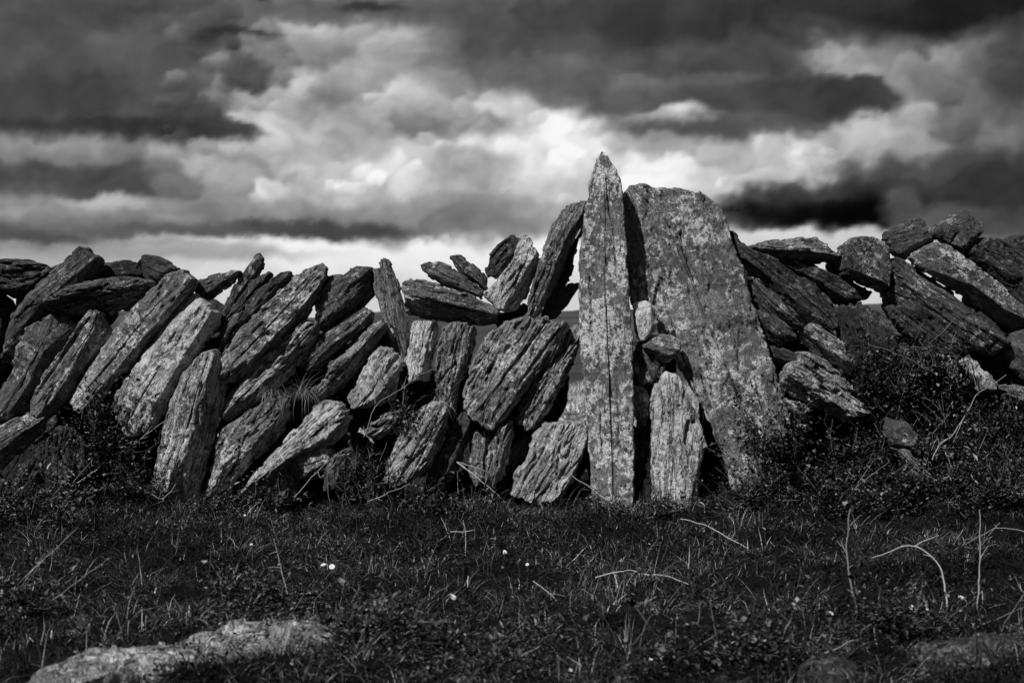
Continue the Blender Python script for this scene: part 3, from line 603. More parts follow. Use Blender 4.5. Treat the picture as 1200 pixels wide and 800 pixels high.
T('big dark stone with a pale ribbed edge under the long light slab', 'P', [(1042,305),(1050,302),(1066,308),(1084,320),(1112,340),(1140,364),(1168,390),(1177,402),(1163,415),(1140,412),(1115,415),(1080,405),(1052,385),(1038,360),(1036,335),(1039,322)], 6.97, .14, .125, .35, 1.3, ridge=-.45, under=.9, rough=1.4)
T('dark layered mass of stone cut off by the right edge behind the long slab', 'P', [(1126,300),(1144,280),(1176,281),(1184,276),(1215,278),(1260,288),(1260,400),(1215,390),(1180,358),(1150,332),(1130,312)], 7.1, .12, .07, .3, 1.1, rough=1.6)
T('dim stone at the right edge below the end of the long slab', 'P', [(1182,392),(1205,378),(1245,388),(1250,440),(1205,448),(1184,432),(1178,410)], 6.93, .10, .12, .5, .5)
T('lichen-roughened dark stone below the white gap right of centre', 'P', [(975,365),(990,358),(1010,356),(1032,370),(1046,390),(1060,422),(1050,450),(1020,455),(998,435),(982,402)], 7.0, .10, .04, .5, .5, rough=2.0)
T('shadowed block behind stems, left of the small bright pair on the right', 'P', [(1040,405),(1060,402),(1076,425),(1078,450),(1060,460),(1038,440)], 6.98, .07, .07, .3, .5)
T('dull stone beneath the big dark ribbed one, behind dead stems', 'P', [(1070,405),(1100,408),(1125,420),(1122,440),(1098,436),(1075,425)], 6.96, .07, .075, .3, .5)
T('narrow pale stone, left one of the small bright pair on the right', 'L', [(340,160),(390,163),(418,220),(422,275),(390,275),(352,205)], 6.9, .05, .145, .6, .5)
T('bright slanting stone, right one of the small bright pair on the right', 'L', [(428,185),(470,168),(520,220),(585,272),(575,308),(510,308),(480,255)], 6.88, .06, .2, .6, .5)
T('buried rounded stone in the bank, dim and smooth', 'L', [(140,415),(200,425),(255,480),(245,530),(180,545),(125,490)], 6.5, .06, .10, .4, .4)
T('ragged slanting stone low in the bank of weeds on the right', 'L', [(150,535),(225,555),(305,640),(375,712),(330,728),(245,670)], 6.42, .06, .15, .6, 1.0)
T('pale stone tangled in dry stems at the right edge of the bank', 'L', [(595,288),(640,280),(700,296),(760,310),(760,380),(690,368),(620,345)], 6.85, .06, .10, .6, .6)

# ---- hearting: stones deep in the wall that close the joints
rg = np.random.default_rng(42)
def filler(px, py, w, h, ang, Y):
    pts = []
    n = 11
    for i in range(n):
        a = 2 * math.pi * i / n; r = rg.uniform(.82, 1.1)
        c, s_ = math.cos(a), math.sin(a)
        u = math.copysign(abs(c) ** .6, c) * w * r / 2; v = math.copysign(abs(s_) ** .6, s_) * h * r / 2
        A = math.radians(ang)
        pts.append((px + u * math.cos(A) - v * math.sin(A), py - (u * math.sin(A) + v * math.cos(A))))
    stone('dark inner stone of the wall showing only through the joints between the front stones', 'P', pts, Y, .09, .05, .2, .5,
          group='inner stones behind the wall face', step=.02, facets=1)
spots = []
for x in range(-30, 480, 44):
    top = 395 if x < 240 else 440
    if x > 340: top = 452
    y = top + 30
    while y < 590:
        spots.append((x + rg.uniform(-6, 6), y, -32)); y += 62
for x in (500, 545, 590, 632): 
    for y in (470, 530, 578): spots.append((x, y, -25))
spots += [(655, 545, -25), (715, 560, 0), (765, 440, 0), (775, 520, 8), (835, 560, 10), (850, 500, 10), (755, 575, 0)]
for x in range(915, 1240, 46):
    y = {915: 400, 961: 400, 1007: 425, 1053: 410}.get(x, 385)
    while y < 560:
        spots.append((x + rg.uniform(-6, 6), y + 20, 35)); y += 58
spots += [(352, 432, -35), (325, 450, -35), (385, 436, -35), (415, 425, -35), (440, 425, -20), (298, 448, -35), (470, 470, 0), (375, 470, -35)]
spots += [(275, 415, -35), (100, 375, -35), (60, 345, -60), (1165, 350, 50), (900, 340, 40), (240, 385, -35)]
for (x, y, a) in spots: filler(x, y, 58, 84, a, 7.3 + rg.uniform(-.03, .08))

# ---- foreground rocks, lying in the turf: outlines laid out on the ground
def ground_rock(label, pts, z, th, tone, lich, seed, grain=.6, name='flat_rock'):
    P = []
    for px, py in pts:
        Y = (CAM_Z - z) * FPX / (py - 400); P.append(((px - 600) / FPX * Y, Y))
    P = np.array(P); cen = P.mean(0)
    Q = np.vstack([P, P[:1]]); L = np.r_[0, np.cumsum(np.linalg.norm(np.diff(Q, axis=0), axis=1))]
    N = 300; s = np.linspace(0, L[-1], N, endpoint=False)
    B = np.stack([np.interp(s, L, Q[:, 0]), np.interp(s, L, Q[:, 1])], -1)
    for _ in range(3): B = .25 * np.roll(B, 1, 0) + .5 * B + .25 * np.roll(B, -1, 0)
    B -= cen
    B *= (1 + .05 * fbm(B[:, 0] * 9, B[:, 1] * 9, seed, 3))[:, None]
    R = 46; V = []
    for r in range(R + 1):
        f = r / R
        p = B * (1 - f * .995)
        dd = np.linalg.norm(B - p, axis=1)
        e = np.sqrt(np.clip(1 - (1 - np.clip(dd / .10, 0, 1)) ** 2, 0, 1))
        hz = (-th + th * e) + e * (.03 * fbm(p[:, 0] * 5, p[:, 1] * 7, seed, 5) + .020 * np.floor(3 * fbm(p[:, 0] * 7, p[:, 1] * 16, seed + 3, 4)) / 2)
        V.append(np.stack([p[:, 0], p[:, 1], hz], -1))
    low_ = V[0].copy(); low_[:, 2] -= .12; V.insert(0, low_)
    V = np.concatenate(V); idx = np.arange((R + 2) * N).reshape(R + 2, N)
    a, b_ = idx[:-1], idx[1:]
    ar = np.sum(B[:, 0] * np.roll(B[:, 1], -1) - np.roll(B[:, 0], -1) * B[:, 1])
    qd = np.stack([a, np.roll(a, -1, 1), np.roll(b_, -1, 1), b_], -1).reshape(-1, 4)
    if ar < 0: qd = qd[:, ::-1]
    o = link(name, mesh_np(name, V, qd), M_STONE)
    o.location = (cen[0], cen[1], z); o.color = (tone, lich, grain, 1)
    return tag(o, label, 'rock', 'rocks sunk in the turf')
ground_rock('long pale flat rock lying in the grass in the bottom left foreground', [(26,795),(32,778),(70,764),(130,753),(180,747),(240,733),(300,722),(350,719),(388,722),(396,732),(385,738),(330,747),(270,757),(240,766),(170,778),(140,786),(100,798),(60,812)], .052, .045, .34, .5, 2.2)
ground_rock('small pale rock peeping out below the long flat one at the bottom edge', [(108,802),(122,793),(150,788),(166,794),(160,812),(115,815)], .05, .05, .20, .5, 5.2)
ground_rock('mossy rock in the bottom right foreground under dry grass', [(930,772),(938,758),(965,750),(1000,748),(1012,760),(1000,785),(960,792),(936,788)], .035, .05, .07, .6, 7.7)
ground_rock('long dim rock at the right edge of the foreground behind dead stalks', [(1060,748),(1085,736),(1140,733),(1200,728),(1260,730),(1260,752),(1200,760),(1140,765),(1080,765)], .045, .06, .075, .6, 9.1)
ground_rock('faint rock almost swallowed by grass at the left foreground', [(55,727),(65,715),(100,709),(125,713),(122,727),(90,735)], .03, .05, .09, .5, 12.1)

# ------------------------------------------------------------------ grass and ground cover
def blades_mesh(name, P, L, Wd, az_, lean, curve, tone, segs=2):
    """P (n,3) roots; tapered bent strips"""
    n = len(P); k = segs + 1
    dx, dy = np.cos(az_), np.sin(az_)
    sx, sy = -dy, dx                                       # strip width direction
    V = np.zeros((n, k * 2 - 1, 3)); 
    for i in range(k):
        t = i / segs
        ang = lean + curve * t
        hor = L * t * np.sin(ang); ver = L * t * np.cos(ang)
        c = P + np.stack([dx * hor, dy * hor, ver], -1)
        w = Wd * (1 - t) ** .7 * .5
        if i < segs:
            V[:, i * 2] = c - np.stack([sx * w, sy * w, 0 * w], -1); V[:, i * 2 + 1] = c + np.stack([sx * w, sy * w, 0 * w], -1)
        else: V[:, i * 2] = c
    m = k * 2 - 1; base = np.arange(n)[:, None] * m
    quads = []
    for i in range(segs - 1):
        quads.append(base + np.array([i * 2, i * 2 + 1, i * 2 + 3, i * 2 + 2]))
    tris = base + np.array([(segs - 1) * 2, (segs - 1) * 2 + 1, segs * 2])
    me = mesh_np(name, V.reshape(-1, 3), np.concatenate(quads) if quads else None, tris, smooth=False)
    at = me.attributes.new('tone', 'FLOAT', 'POINT'); at.data.foreach_set('value', np.repeat(tone, m).astype(np.float32))
    return me
def leaves_mesh(name, P, L, Wd, az_, tilt_, tone):
    """small folded leaves: 2 quads sharing a midrib"""
    n = len(P); d = np.stack([np.cos(az_) * np.cos(tilt_), np.sin(az_) * np.cos(tilt_), np.sin(tilt_)], -1)
    s = np.stack([-np.sin(az_), np.cos(az_), 0 * az_], -1); up = np.cross(d, s)
    up *= np.sign(up[:, 2:3] + 1e-9)
    L_, W_ = L[:, None], Wd[:, None]
    V = np.stack([P, P + d * L_ * .5 + s * W_ * .5 + up * W_ * .18, P + d * L_, P + d * L_ * .5 - s * W_ * .5 + up * W_ * .18], 1)
    b_ = np.arange(n)[:, None] * 4
    tris = np.concatenate([b_ + np.array([0, 1, 2]), b_ + np.array([0, 2, 3])])
    me = mesh_np(name, V.reshape(-1, 3), None, tris, smooth=False)
    at = me.attributes.new('tone', 'FLOAT', 'POINT'); at.data.foreach_set('value', np.repeat(tone, 4).astype(np.float32))
    return me
def scatter(n, y0, y1, rng_, mrg=.5):
    """roots spread over the visible wedge of ground"""
    y = np.sqrt(rng_.uniform(y0 ** 2, y1 ** 2, n)); x = rng_.uniform(-1, 1, n) * (y * .39 + mrg)
    return x, y
R1 = np.random.default_rng(101)
def clump_field(x, y, s=3.0, seed=0): return fbm(x * s, y * s, seed, 3)
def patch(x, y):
    """random turf tone, with shade painted in towards the bank, the left corner and the front"""
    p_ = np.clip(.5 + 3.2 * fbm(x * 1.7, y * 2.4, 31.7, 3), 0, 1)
    edge_shade = 1 / (1 + np.exp(-(x - .2 * y + .1) * 3.5)) * .55 + .45 / (1 + np.exp((x + .27 * y) * 6)) + .45 / (1 + np.exp((y - 3.7) * 4))  # painted edge darkening, multiplied into the grass and leaf tone
    return (.10 + 1.25 * p_) * np.clip(1 - edge_shade, .22, 1)
# short turf
x, y = scatter(350000, 2.9, 7.6, R1)
cf = clump_field(x, y, 3.4, 1.5); cf2 = clump_field(x, y, 11, 7.5)
keep = R1.uniform(0, 1, len(x)) < np.clip(.45 + cf * 1.6 + cf2 * 1.8, .04, 1)
x, y, cf, cf2 = x[keep], y[keep], cf[keep], cf2[keep]
n = len(x)
L = R1.gamma(2.6, .0095, n) * (1 + 1.2 * np.clip(cf2 + .1, -.5, .6)) + .008
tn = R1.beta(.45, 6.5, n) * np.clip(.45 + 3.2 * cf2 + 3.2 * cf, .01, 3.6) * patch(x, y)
dry = R1.uniform(0, 1, n) < .03; tn[dry] = R1.uniform(.3, 1, dry.sum()) ** 1.4
me = blades_mesh('grass', np.stack([x, y, ground_z(x, y) - .004], -1), L, R1.uniform(.0016, .0042, n), R1.uniform(0, 2 * math.pi, n),
                 R1.uniform(.2, 1.5, n), R1.uniform(-.3, 1.2, n), np.clip(tn, 0, 1))
tag(link('grass', me, M_GRASS), 'short dark wiry grass covering the ground in front of the wall', 'grass', kind='stuff')
# broad-leaved herbs and moss leaves
x, y = scatter(275000, 2.9, 7.5, R1)
cf = clump_field(x, y, 2.6, 11.5); cf2 = clump_field(x, y, 9, 3.5)
keep = R1.uniform(0, 1, len(x)) < np.clip(.40 + cf * 1.8 + cf2 * 1.6, .03, 1)
x, y, cf, cf2 = x[keep], y[keep], cf[keep], cf2[keep]; n = len(x)
hh = R1.uniform(.002, .045, n) * (1 + np.clip(cf, -.5, .8))
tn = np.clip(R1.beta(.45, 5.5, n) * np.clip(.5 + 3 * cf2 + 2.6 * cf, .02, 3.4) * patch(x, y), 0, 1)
me = leaves_mesh('ground_cover', np.stack([x, y, ground_z(x, y) + hh], -1), R1.gamma(3, .0048, n) + .004, R1.uniform(.003, .010, n),
                 R1.uniform(0, 2 * math.pi, n), R1.uniform(-.5, .9, n), tn)
tag(link('ground_cover', me, M_LEAF), 'dark low leafy herbs and moss mixed through the grass', 'ground cover', kind='stuff')
# rosettes of broad-leaved weeds
cx, cy = scatter(170, 3.1, 6.6, R1); ci = np.repeat(np.arange(170), 9); n = len(ci); sz = R1.uniform(.014, .036, 170)[ci]
aa = R1.uniform(0, 2 * math.pi, n)
me = leaves_mesh('rosettes', np.stack([cx[ci], cy[ci], ground_z(cx[ci], cy[ci]) + R1.uniform(.008, .025, n)], -1), sz * R1.uniform(.7, 1.3, n), sz * R1.uniform(.3, .5, n), aa,
                 R1.uniform(.0, .8, n), R1.beta(1.2, 5, n))
tag(link('rosettes', me, M_LEAF), 'broad-leaved weeds growing flat among the grass', 'weeds', kind='stuff')
# taller grass against the foot of the wall and pasture beyond it
x = R1.uniform(-3.0, 3.0, 60000); y = 6.82 + np.abs(R1.normal(0, .20, 60000)) * -1 + .12
cf = clump_field(x, y, 3.5, 21.5); keep = R1.uniform(0, 1, len(x)) < np.clip(.4 + cf * 2, .03, 1) * np.where(np.abs(x - .55) < .35, .35, 1)
x, y = x[keep], y[keep]; n = len(x)
tn = R1.beta(.6, 6, n); dry = R1.uniform(0, 1, n) < .04; tn[dry] = R1.uniform(.4, .9, dry.sum())
me = blades_mesh('tall_grass', np.stack([x, y, ground_z(x, y) - .01], -1), R1.gamma(2.6, .019, n) * (.6 + 3.2 * np.clip(clump_field(x, y, 3.5, 21.5), 0, .6)) + .01, R1.uniform(.0016, .004, n), R1.uniform(0, 2 * math.pi, n),
                 R1.uniform(.0, 1.2, n), R1.uniform(.1, 1.3, n), tn, 3)
tag(link('tall_grass', me, M_GRASS), 'longer wispy grass growing along the foot of the wall', 'grass', kind='stuff')
x, y = scatter(30000, 8.2, 27, R1); n = len(x)
me = blades_mesh('pasture_grass', np.stack([x, y, ground_z(x, y) - .01], -1), R1.gamma(3, .03, n) + .02, R1.uniform(.006, .016, n), R1.uniform(0, 2 * math.pi, n),
                 R1.uniform(0, .8, n), R1.uniform(.1, .8, n), np.clip(R1.beta(2, 1.6, n) * (1.1 + 3.0 * fbm(x * 4, y * 1.6, 3.3, 3)), 0, 1), 2)
tag(link('pasture_grass', me, M_GRASS), 'pale bleached grass of the field seen through the gap behind the wall', 'grass', kind='stuff')

# ------------------------------------------------------------------ tubes: twigs and stalks
def tube(paths, sides=5):
    V, Q = [], []
    for pts, r0, r1 in paths:
        pts = np.asarray(pts, float); n = len(pts)
        T_ = np.gradient(pts, axis=0); T_ /= np.linalg.norm(T_, axis=1)[:, None] + 1e-9
        ref = np.array([0, 1.0, .1]); A_ = np.cross(T_, ref); A_ /= np.linalg.norm(A_, axis=1)[:, None] + 1e-9; B_ = np.cross(T_, A_)
        rr = np.linspace(r0, r1, n)[:, None, None]
        a = np.arange(sides) * 2 * math.pi / sides
        ring = pts[:, None] + rr * (A_[:, None] * np.cos(a)[None, :, None] + B_[:, None] * np.sin(a)[None, :, None])
        off = sum(len(v) for v in V); V.append(ring.reshape(-1, 3))
        idx = np.arange(n * sides).reshape(n, sides) + off
        Q.append(np.stack([idx[:-1], np.roll(idx[:-1], -1, 1), np.roll(idx[1:], -1, 1), idx[1:]], -1).reshape(-1, 4))
    return np.concatenate(V), np.concatenate(Q)
def smooth_path(P, n=26, wob=.0, seed=0.):
    P = np.array(P, float); L = np.r_[0, np.cumsum(np.linalg.norm(np.diff(P, axis=0), axis=1))]
    s = np.linspace(0, L[-1], n); Q = np.stack([np.interp(s, L, P[:, i]) for i in range(3)], -1)
    for _ in range(3): Q[1:-1] = .25 * Q[:-2] + .5 * Q[1:-1] + .25 * Q[2:]
    if wob: Q += wob * np.stack([fbm(s * 14, seed, i, 3) for i in range(3)], -1)
    return Q
def w3(px, py, Y): return ((px - 600) / FPX * Y, Y, CAM_Z + (400 - py) / FPX * Y)
def on_ground(px, py):
    Y = 6.0
    for _ in range(12):
        X = (px - 600) / FPX * Y; Y = (CAM_Z - float(ground_z(X, Y))) * FPX / (py - 400)
    return Y
def twig(label, branches, r, mat=M_STRAW, tone=.6, name='dry_stalk', cat='dry stalk', group='dead stalks and twigs'):
    """branches: list of (list of (px,py), Y0, Y1, scale)"""
    paths = []; r *= .74; tone *= .8
    for i, (pp, Y0, Y1, sc) in enumerate(branches):
        Ys = np.linspace(Y0, Y1, len(pp))
        paths.append((smooth_path([w3(a, b_, Y_) for (a, b_), Y_ in zip(pp, Ys)], wob=.010, seed=i + r * 1000), r * sc, r * sc * .45))
    rt = np.random.default_rng(int(abs(branches[0][0][0][0]) * 7 + abs(branches[0][0][0][1])))
    for p_, r0_, r1_ in list(paths):
        ln = np.linalg.norm(p_[-1] - p_[0])
        for q_ in range(int(ln / .10)):
            j = rt.integers(5, 23); tdir = p_[j + 2] - p_[j - 2]; tdir /= np.linalg.norm(tdir) + 1e-9
            d = tdir * .7 + rt.normal(0, .55, 3); d /= np.linalg.norm(d); l_ = rt.uniform(.012, .05)
            paths.append((smooth_path([p_[j], p_[j] + d * l_ * .5 + (0, 0, .003), p_[j] + d * l_], 7, .004, j), r0_ * .5, r0_ * .22))
    V, Q = tube(paths)
    me = mesh_np(name, V, Q)
    at = me.attributes.new('tone', 'FLOAT', 'POINT')
    at.data.foreach_set('value', (tone + .25 * fbm(V[:, 0] * 30, V[:, 1] * 30, V[:, 2] * 30, 2)).astype(np.float32))
    return tag(link(name, me, mat), label, cat, group)
g = on_ground
twig('pale straight straw standing alone in the left foreground', [([(340,712),(334,685),(327,655),(321,630)], g(340,712), g(340,712)-.05, 1)], .0026, tone=.8)
twig('long thin straw leaning diagonally up across the left stones', [([(62,585),(105,556),(145,528),(192,494)], 6.72, 6.78, 1), ([(62,583),(80,576),(100,582),(110,590)], 6.72, 6.66, .6)], .0028, tone=.7)
twig('curled pale stem at the foot of the black-sided upright stone', [([(174,577),(188,586),(200,578),(206,566)], 6.66, 6.70, 1)], .0022, tone=.7)
twig('pale straw running diagonally down to the foot of the pointed standing stone', [([(737,603),(715,588),(692,571),(668,556)], 6.6, 6.74, 1)], .0026, tone=.8)
twig('bundle of three pale straws under the many-layered slab', [([(535,541),(555,556),(575,572),(592,588)], 6.7, 6.6, 1), ([(537,541),(555,547),(572,553)], 6.7, 6.68, .8), ([(536,542),(552,553),(568,560)], 6.7, 6.66, .7)], .0026, tone=.8)
twig('short upright straw crossed by another, mid foreground', [([(545,648),(545,628),(544,610)], g(545,648), g(545,648), 1), ([(528,622),(545,623),(557,621)], g(545,648)-.01, g(545,648)-.02, .8)], .0024, tone=.7)
twig('slightly bent short straw left of the crossed pair', [([(529,640),(524,624),(518,608)], g(529,640), g(529,640), 1)], .0024, tone=.7)
yb = g(750, 690)
twig('bright kinked twig lying in the grass right of centre', [([(698,676),(715,671),(735,669),(748,670)], yb-.1, yb-.1, 1), ([(748,673),(775,673),(790,677),(806,684)], yb-.1, yb-.16, 1.2), ([(749,672),(750,682),(748,690)], yb-.1, yb-.1, .9)], .0028, tone=.75)
twig('pair of short pale straws in the grass below the pointed stone', [([(664,664),(674,654),(684,644)], g(664,664), g(664,664)+.05, 1), ([(675,668),(690,660),(700,650)], g(675,668), g(675,668)+.05, 1)], .0022, tone=.75)
twig('long arching stem sweeping down through the right foreground', [([(798,607),(820,613),(845,625),(875,642),(905,667),(930,690),(948,712),(962,728)], 6.3, 5.0, 1)], .0032, tone=.45)
yk = g(1010, 735)
twig('thick forked woody stalk standing in the right foreground', [([(1028,755),(1012,728),(1000,700),(995,670),(992,645),(994,620),(996,597)], yk-.05, yk, 1.5), ([(992,648),(988,640),(985,632)], yk, yk, 1.1), ([(994,620),(1002,610),(1008,603)], yk, yk, .7), ([(1010,725),(1000,740),(993,760)], yk, yk-.15, 1)], .0034, M_TWIG, .6)
twig('straight vertical stalk standing near the right edge', [([(1146,712),(1148,680),(1149,640),(1149,598)], g(1146,712), g(1146,712), 1)], .0034, tone=.4)
ya = g(1112, 722)
twig('dry stem bent sharply over like a hook, right foreground', [([(1112,722),(1108,690),(1104,664),(1090,650),(1072,640),(1058,640),(1040,648),(1022,655)], ya, ya+.1, 1.2), ([(1072,640),(1084,632),(1100,626)], ya+.1, ya+.1, .7)], .0034, tone=.4)
twig('branching bare twig reaching in from the right edge', [([(1205,624),(1180,618),(1160,621),(1140,632),(1122,642),(1106,650)], 5.1, 5.3, 1), ([(1172,612),(1160,626),(1150,640)], 5.2, 5.2, .8), ([(1130,640),(1150,642),(1168,638)], 5.2, 5.2, .6)], .0026, M_TWIG, .8)
twig('zigzag pale twig rising through the weeds on the right bank', [([(1093,538),(1100,520),(1115,513),(1128,494),(1140,472),(1146,458),(1160,452),(1172,446),(1180,440)], 6.5, 6.7, 1.3), ([(1146,458),(1142,446),(1140,438)], 6.6, 6.6, .8), ([(1128,494),(1122,506),(1118,518)], 6.55, 6.5, .8), ([(1100,520),(1096,510)], 6.5, 6.5, .8)], .0034, M_TWIG, .9)
twig('curved pale stem in the weeds below the zigzag twig', [([(1108,529),(1114,545),(1122,558),(1130,569)], 6.45, 6.4, 1)], .0028, tone=.4)
twig('thin crossing briar stems over the shaded stones on the right', [([(1010,402),(1040,410),(1065,420),(1085,432),(1100,440)], 6.75, 6.75, 1), ([(1120,372),(1105,390),(1090,402),(1082,400)], 6.75, 6.75, 1), ([(1076,398),(1088,412),(1094,425),(1090,432)], 6.74, 6.74, .9), ([(1083,464),(1100,478),(1110,486)], 6.7, 6.65, .9)], .0024, M_TWIG, .45)
twig('pale forked twig hanging over the short pale pointed stone', [([(426,512),(433,494),(440,473),(455,464),(472,455),(490,440),(506,432)], 6.72, 6.75, 1.1), ([(440,473),(440,455),(446,438),(443,418)], 6.74, 6.80, .7), ([(427,505),(425,498)], 6.72, 6.72, .9)], .0026, M_TWIG, .9)
twig('pale branching twig in the weeds below the bulky round-headed stone', [([(345,582),(360,566),(372,552),(385,540),(397,530),(407,524),(414,527)], 6.62, 6.68, 1.2), ([(372,552),(376,560),(384,552)], 6.62, 6.6, .8), ([(385,540),(378,530)], 6.64, 6.64, .8), ([(385,551),(395,540),(402,528)], 6.64, 6.66, .9)], .0028, M_TWIG, .95)
twig('fine bowed stem hugging the cracks beside the bulky round-headed stone', [([(430,588),(445,582),(460,576),(480,566)], 6.55, 6.6, 1)], .0024, tone=.6)
twig('grey stem rising at the left edge of the foreground', [([(2,722),(3,700),(4,680),(1,662),(-6,650)], 4.6, 4.6, 1.2)], .003, M_TWIG, .5)
twig('two thin leaning stalks in the lower left corner', [([(2,762),(8,750),(14,740)], 3.75, 3.75, .8), ([(20,775),(26,755),(34,736)], 3.75, 3.8, .8)], .0024, tone=.1)
twig('crossing thin stalks over the dim rock in the lower right corner', [([(1156,775),(1172,745),(1188,715),(1200,690)], 3.9, 3.9, 1), ([(1110,756),(1140,738),(1170,724),(1205,712)], 3.95, 3.9, 1), ([(1165,765),(1180,740),(1204,722)], 3.95, 3.95, .7)], .0022, M_TWIG, .5)
twig('low straw lying beside the white flower heads at right', [([(958,700),(972,705),(986,708),(996,706)], 4.5, 4.5, 1)], .002, tone=.5)
twig('leaning straw in the middle foreground below the layered slab', [([(625,681),(640,692),(654,706)], g(640,706), g(640,706)-.05, 1), ([(608,769),(620,763),(633,757)], g(620,775), g(620,775), .9)], .002, tone=.5)
# lumpy tussocks that break up the turf
cx, cy = scatter(520, 2.95, 6.75, R1)
cs = R1.uniform(.03, .10, len(cx)); per = (cs * 1900).astype(int)
ci = np.repeat(np.arange(len(cx)), per); n = len(ci)
ra = R1.uniform(0, 2 * math.pi, n); rr_ = cs[ci] * np.sqrt(R1.uniform(0, 1, n))
x = cx[ci] + rr_ * np.cos(ra); y = cy[ci] + rr_ * np.sin(ra)
me = blades_mesh('grass_tussocks', np.stack([x, y, ground_z(x, y) - .005], -1), cs[ci] * R1.uniform(.4, 1.5, n) + .01, R1.uniform(.0014, .0036, n), ra + R1.normal(0, .7, n),
                 .15 + rr_ / cs[ci] * .9 + R1.normal(0, .2, n), R1.uniform(.2, 1.5, n), np.clip(R1.beta(.5, 6, n) * R1.uniform(.3, 2.6, len(cx))[ci], 0, 1), 3)
tag(link('grass_tussocks', me, M_GRASS), 'lumpy dark tussocks of coarse grass dotted over the turf', 'grass', kind='stuff')
# the many thin anonymous stalks in the turf: stuff
x, y = scatter(9000, 3.2, 6.7, R1); kp = R1.uniform(0, 1, len(x)) < np.clip(.25 + 1.4 * clump_field(x, y, 2.2, 55.5), .03, 1); x, y = x[kp], y[kp]; n = len(x)
me = blades_mesh('loose_straw', np.stack([x, y, ground_z(x, y)], -1), R1.gamma(3, .015, n), R1.uniform(.0010, .0024, n), R1.uniform(0, 2 * math.pi, n),
                 R1.uniform(.5, 1.55, n), R1.uniform(-.8, .8, n), R1.beta(1, 2.2, n), 3)
tag(link('loose_straw', me, M_GRASS), 'loose thin pale straws scattered through the dark turf', 'straw', kind='stuff')

# ------------------------------------------------------------------ bushy weeds in front of the stones
def bush(label, px, py, w, h, Y, nleaf, seed, nstem=34, tn=(1.2, 5.5), dep=.16, lsz=1.0):
    r_ = np.random.default_rng(seed)
    X0, _, Z0 = w3(px, py, Y)
    Wm, Hm = w / FPX * Y, h / FPX * Y
    Z0 = max(Z0, float(ground_z(X0, Y)) - .01)
    root = bpy.data.objects.new('weed_clump', None); COL.objects.link(root); root.location = (X0, Y, Z0)
    tag(root, label, 'plant', 'weeds growing against the wall')
    paths = []; tips = []
    for i in range(nstem):
        bx = r_.normal(0, Wm * .22); a = r_.uniform(0, 2 * math.pi); ln = Hm * (.25 + .9 * r_.uniform(0, 1) ** 1.6)
        sp = r_.uniform(.1, .5) * Wm
        end = np.array([bx + math.cos(a) * sp, -abs(math.sin(a)) * dep * .8 + .03, ln])
        pts = smooth_path([(bx * .8, 0, -.03), (bx + .3 * (end[0] - bx), end[1] * .3, ln * .5), tuple(end)], 12, .012, seed + i)
        paths.append((pts, .0022, .0008)); tips.append(pts)
        for k in range(2):
            j = r_.integers(4, 10); d = r_.normal(0, .05, 3); d[2] = abs(d[2])
            q_ = smooth_path([pts[j], pts[j] + d * .5, pts[j] + d], 7, .006, seed + i + k); paths.append((q_, .0012, .0006)); tips.append(q_)
    V, Q = tube(paths, 3)
    me = mesh_np('stems', V, Q); at = me.attributes.new('tone', 'FLOAT', 'POINT')
    tv_ = np.concatenate([np.full(len(p_[0]) * 3, t_) for p_, t_ in zip(paths, r_.beta(.5, 1.8, len(paths)))])
    at.data.foreach_set('value', tv_.astype(np.float32))
    link('stems', me, M_STEM, root)
    tips = np.concatenate(tips)
    nleaf = int(nleaf * 1.15)
    P = tips[r_.integers(0, len(tips), nleaf)] + r_.normal(0, .018, (nleaf, 3))
    P = P[P[:, 2] > -.03]; n = len(P)
    me = leaves_mesh('leaves', P, r_.gamma(3, .0052, n) * lsz + .005, r_.gamma(3, .003, n) * lsz + .004, r_.uniform(0, 2 * math.pi, n), r_.uniform(-.7, 1.0, n), np.clip(r_.beta(.6, 4.5, n) * (1 + 1.5 * fbm(P[:, 0] * 16, P[:, 2] * 16, seed, 2)), 0, 1))
    link('leaves', me, M_LEAF, root)
    return root
bush('leafy dark weed spreading over the foot of the speckled slab', 125, 540, 95, 105, 6.74, 1500, 1)
bush('low dark weed at the foot of the ragged stone near the left edge', 60, 600, 130, 60, 6.70, 1800, 2)
bush('weed crowding the foot of the pale blotched slab', 160, 590, 70, 70, 6.72, 900, 3)
bush('straggly weed between the bulky stone and the coarse-ribbed stone', 425, 592, 70, 75, 6.70, 650, 4, 46)
bush('thin weed beside the short pale pointed stone', 478, 520, 45, 75, 6.84, 500, 5, 30)
bush('dark ivy-like weed climbing over the lower right of the broad slab', 910, 550, 85, 90, 6.68, 2600, 6)
bush('dense weed under the cloven boulder', 975, 585, 120, 75, 6.66, 2200, 7)
bush('tangled weed in the middle of the right bank', 1060, 555, 150, 65, 6.66, 1800, 8, 60)
bush('scrubby weed below the small bright pair of stones', 1135, 530, 140, 60, 6.70, 1700, 9, 60)
bush('dark weed at the right edge of the bank', 1195, 545, 120, 80, 6.66, 1700, 10, 60)
bush('weed over the lichen-roughened dark stone', 1025, 485, 110, 110, 6.84, 2600, 11, 44)
bush('dark weed hanging over the dull stone under the big dark ribbed one', 1090, 470, 90, 80, 6.86, 1500, 21, 30)
bush('short weed on the bank in front of the ragged slanting stone', 1110, 630, 170, 70, 6.3, 2400, 12, 60)
bush('low weed at the bottom of the broad standing slab', 890, 625, 90, 50, 6.55, 1200, 13)
bush('leafy weed in the foreground beside the end of the long pale flat rock', 455, 792, 150, 75, 3.7, 1500, 14, 40, lsz=.8)
bush('dark grass-like weed behind the long pale flat rock', 300, 728, 120, 50, 4.35, 1300, 15, 40, lsz=.8)
bush('weed between the dim foreground rocks at bottom right', 1040, 770, 150, 65, 3.9, 1500, 16, 50, lsz=.8)
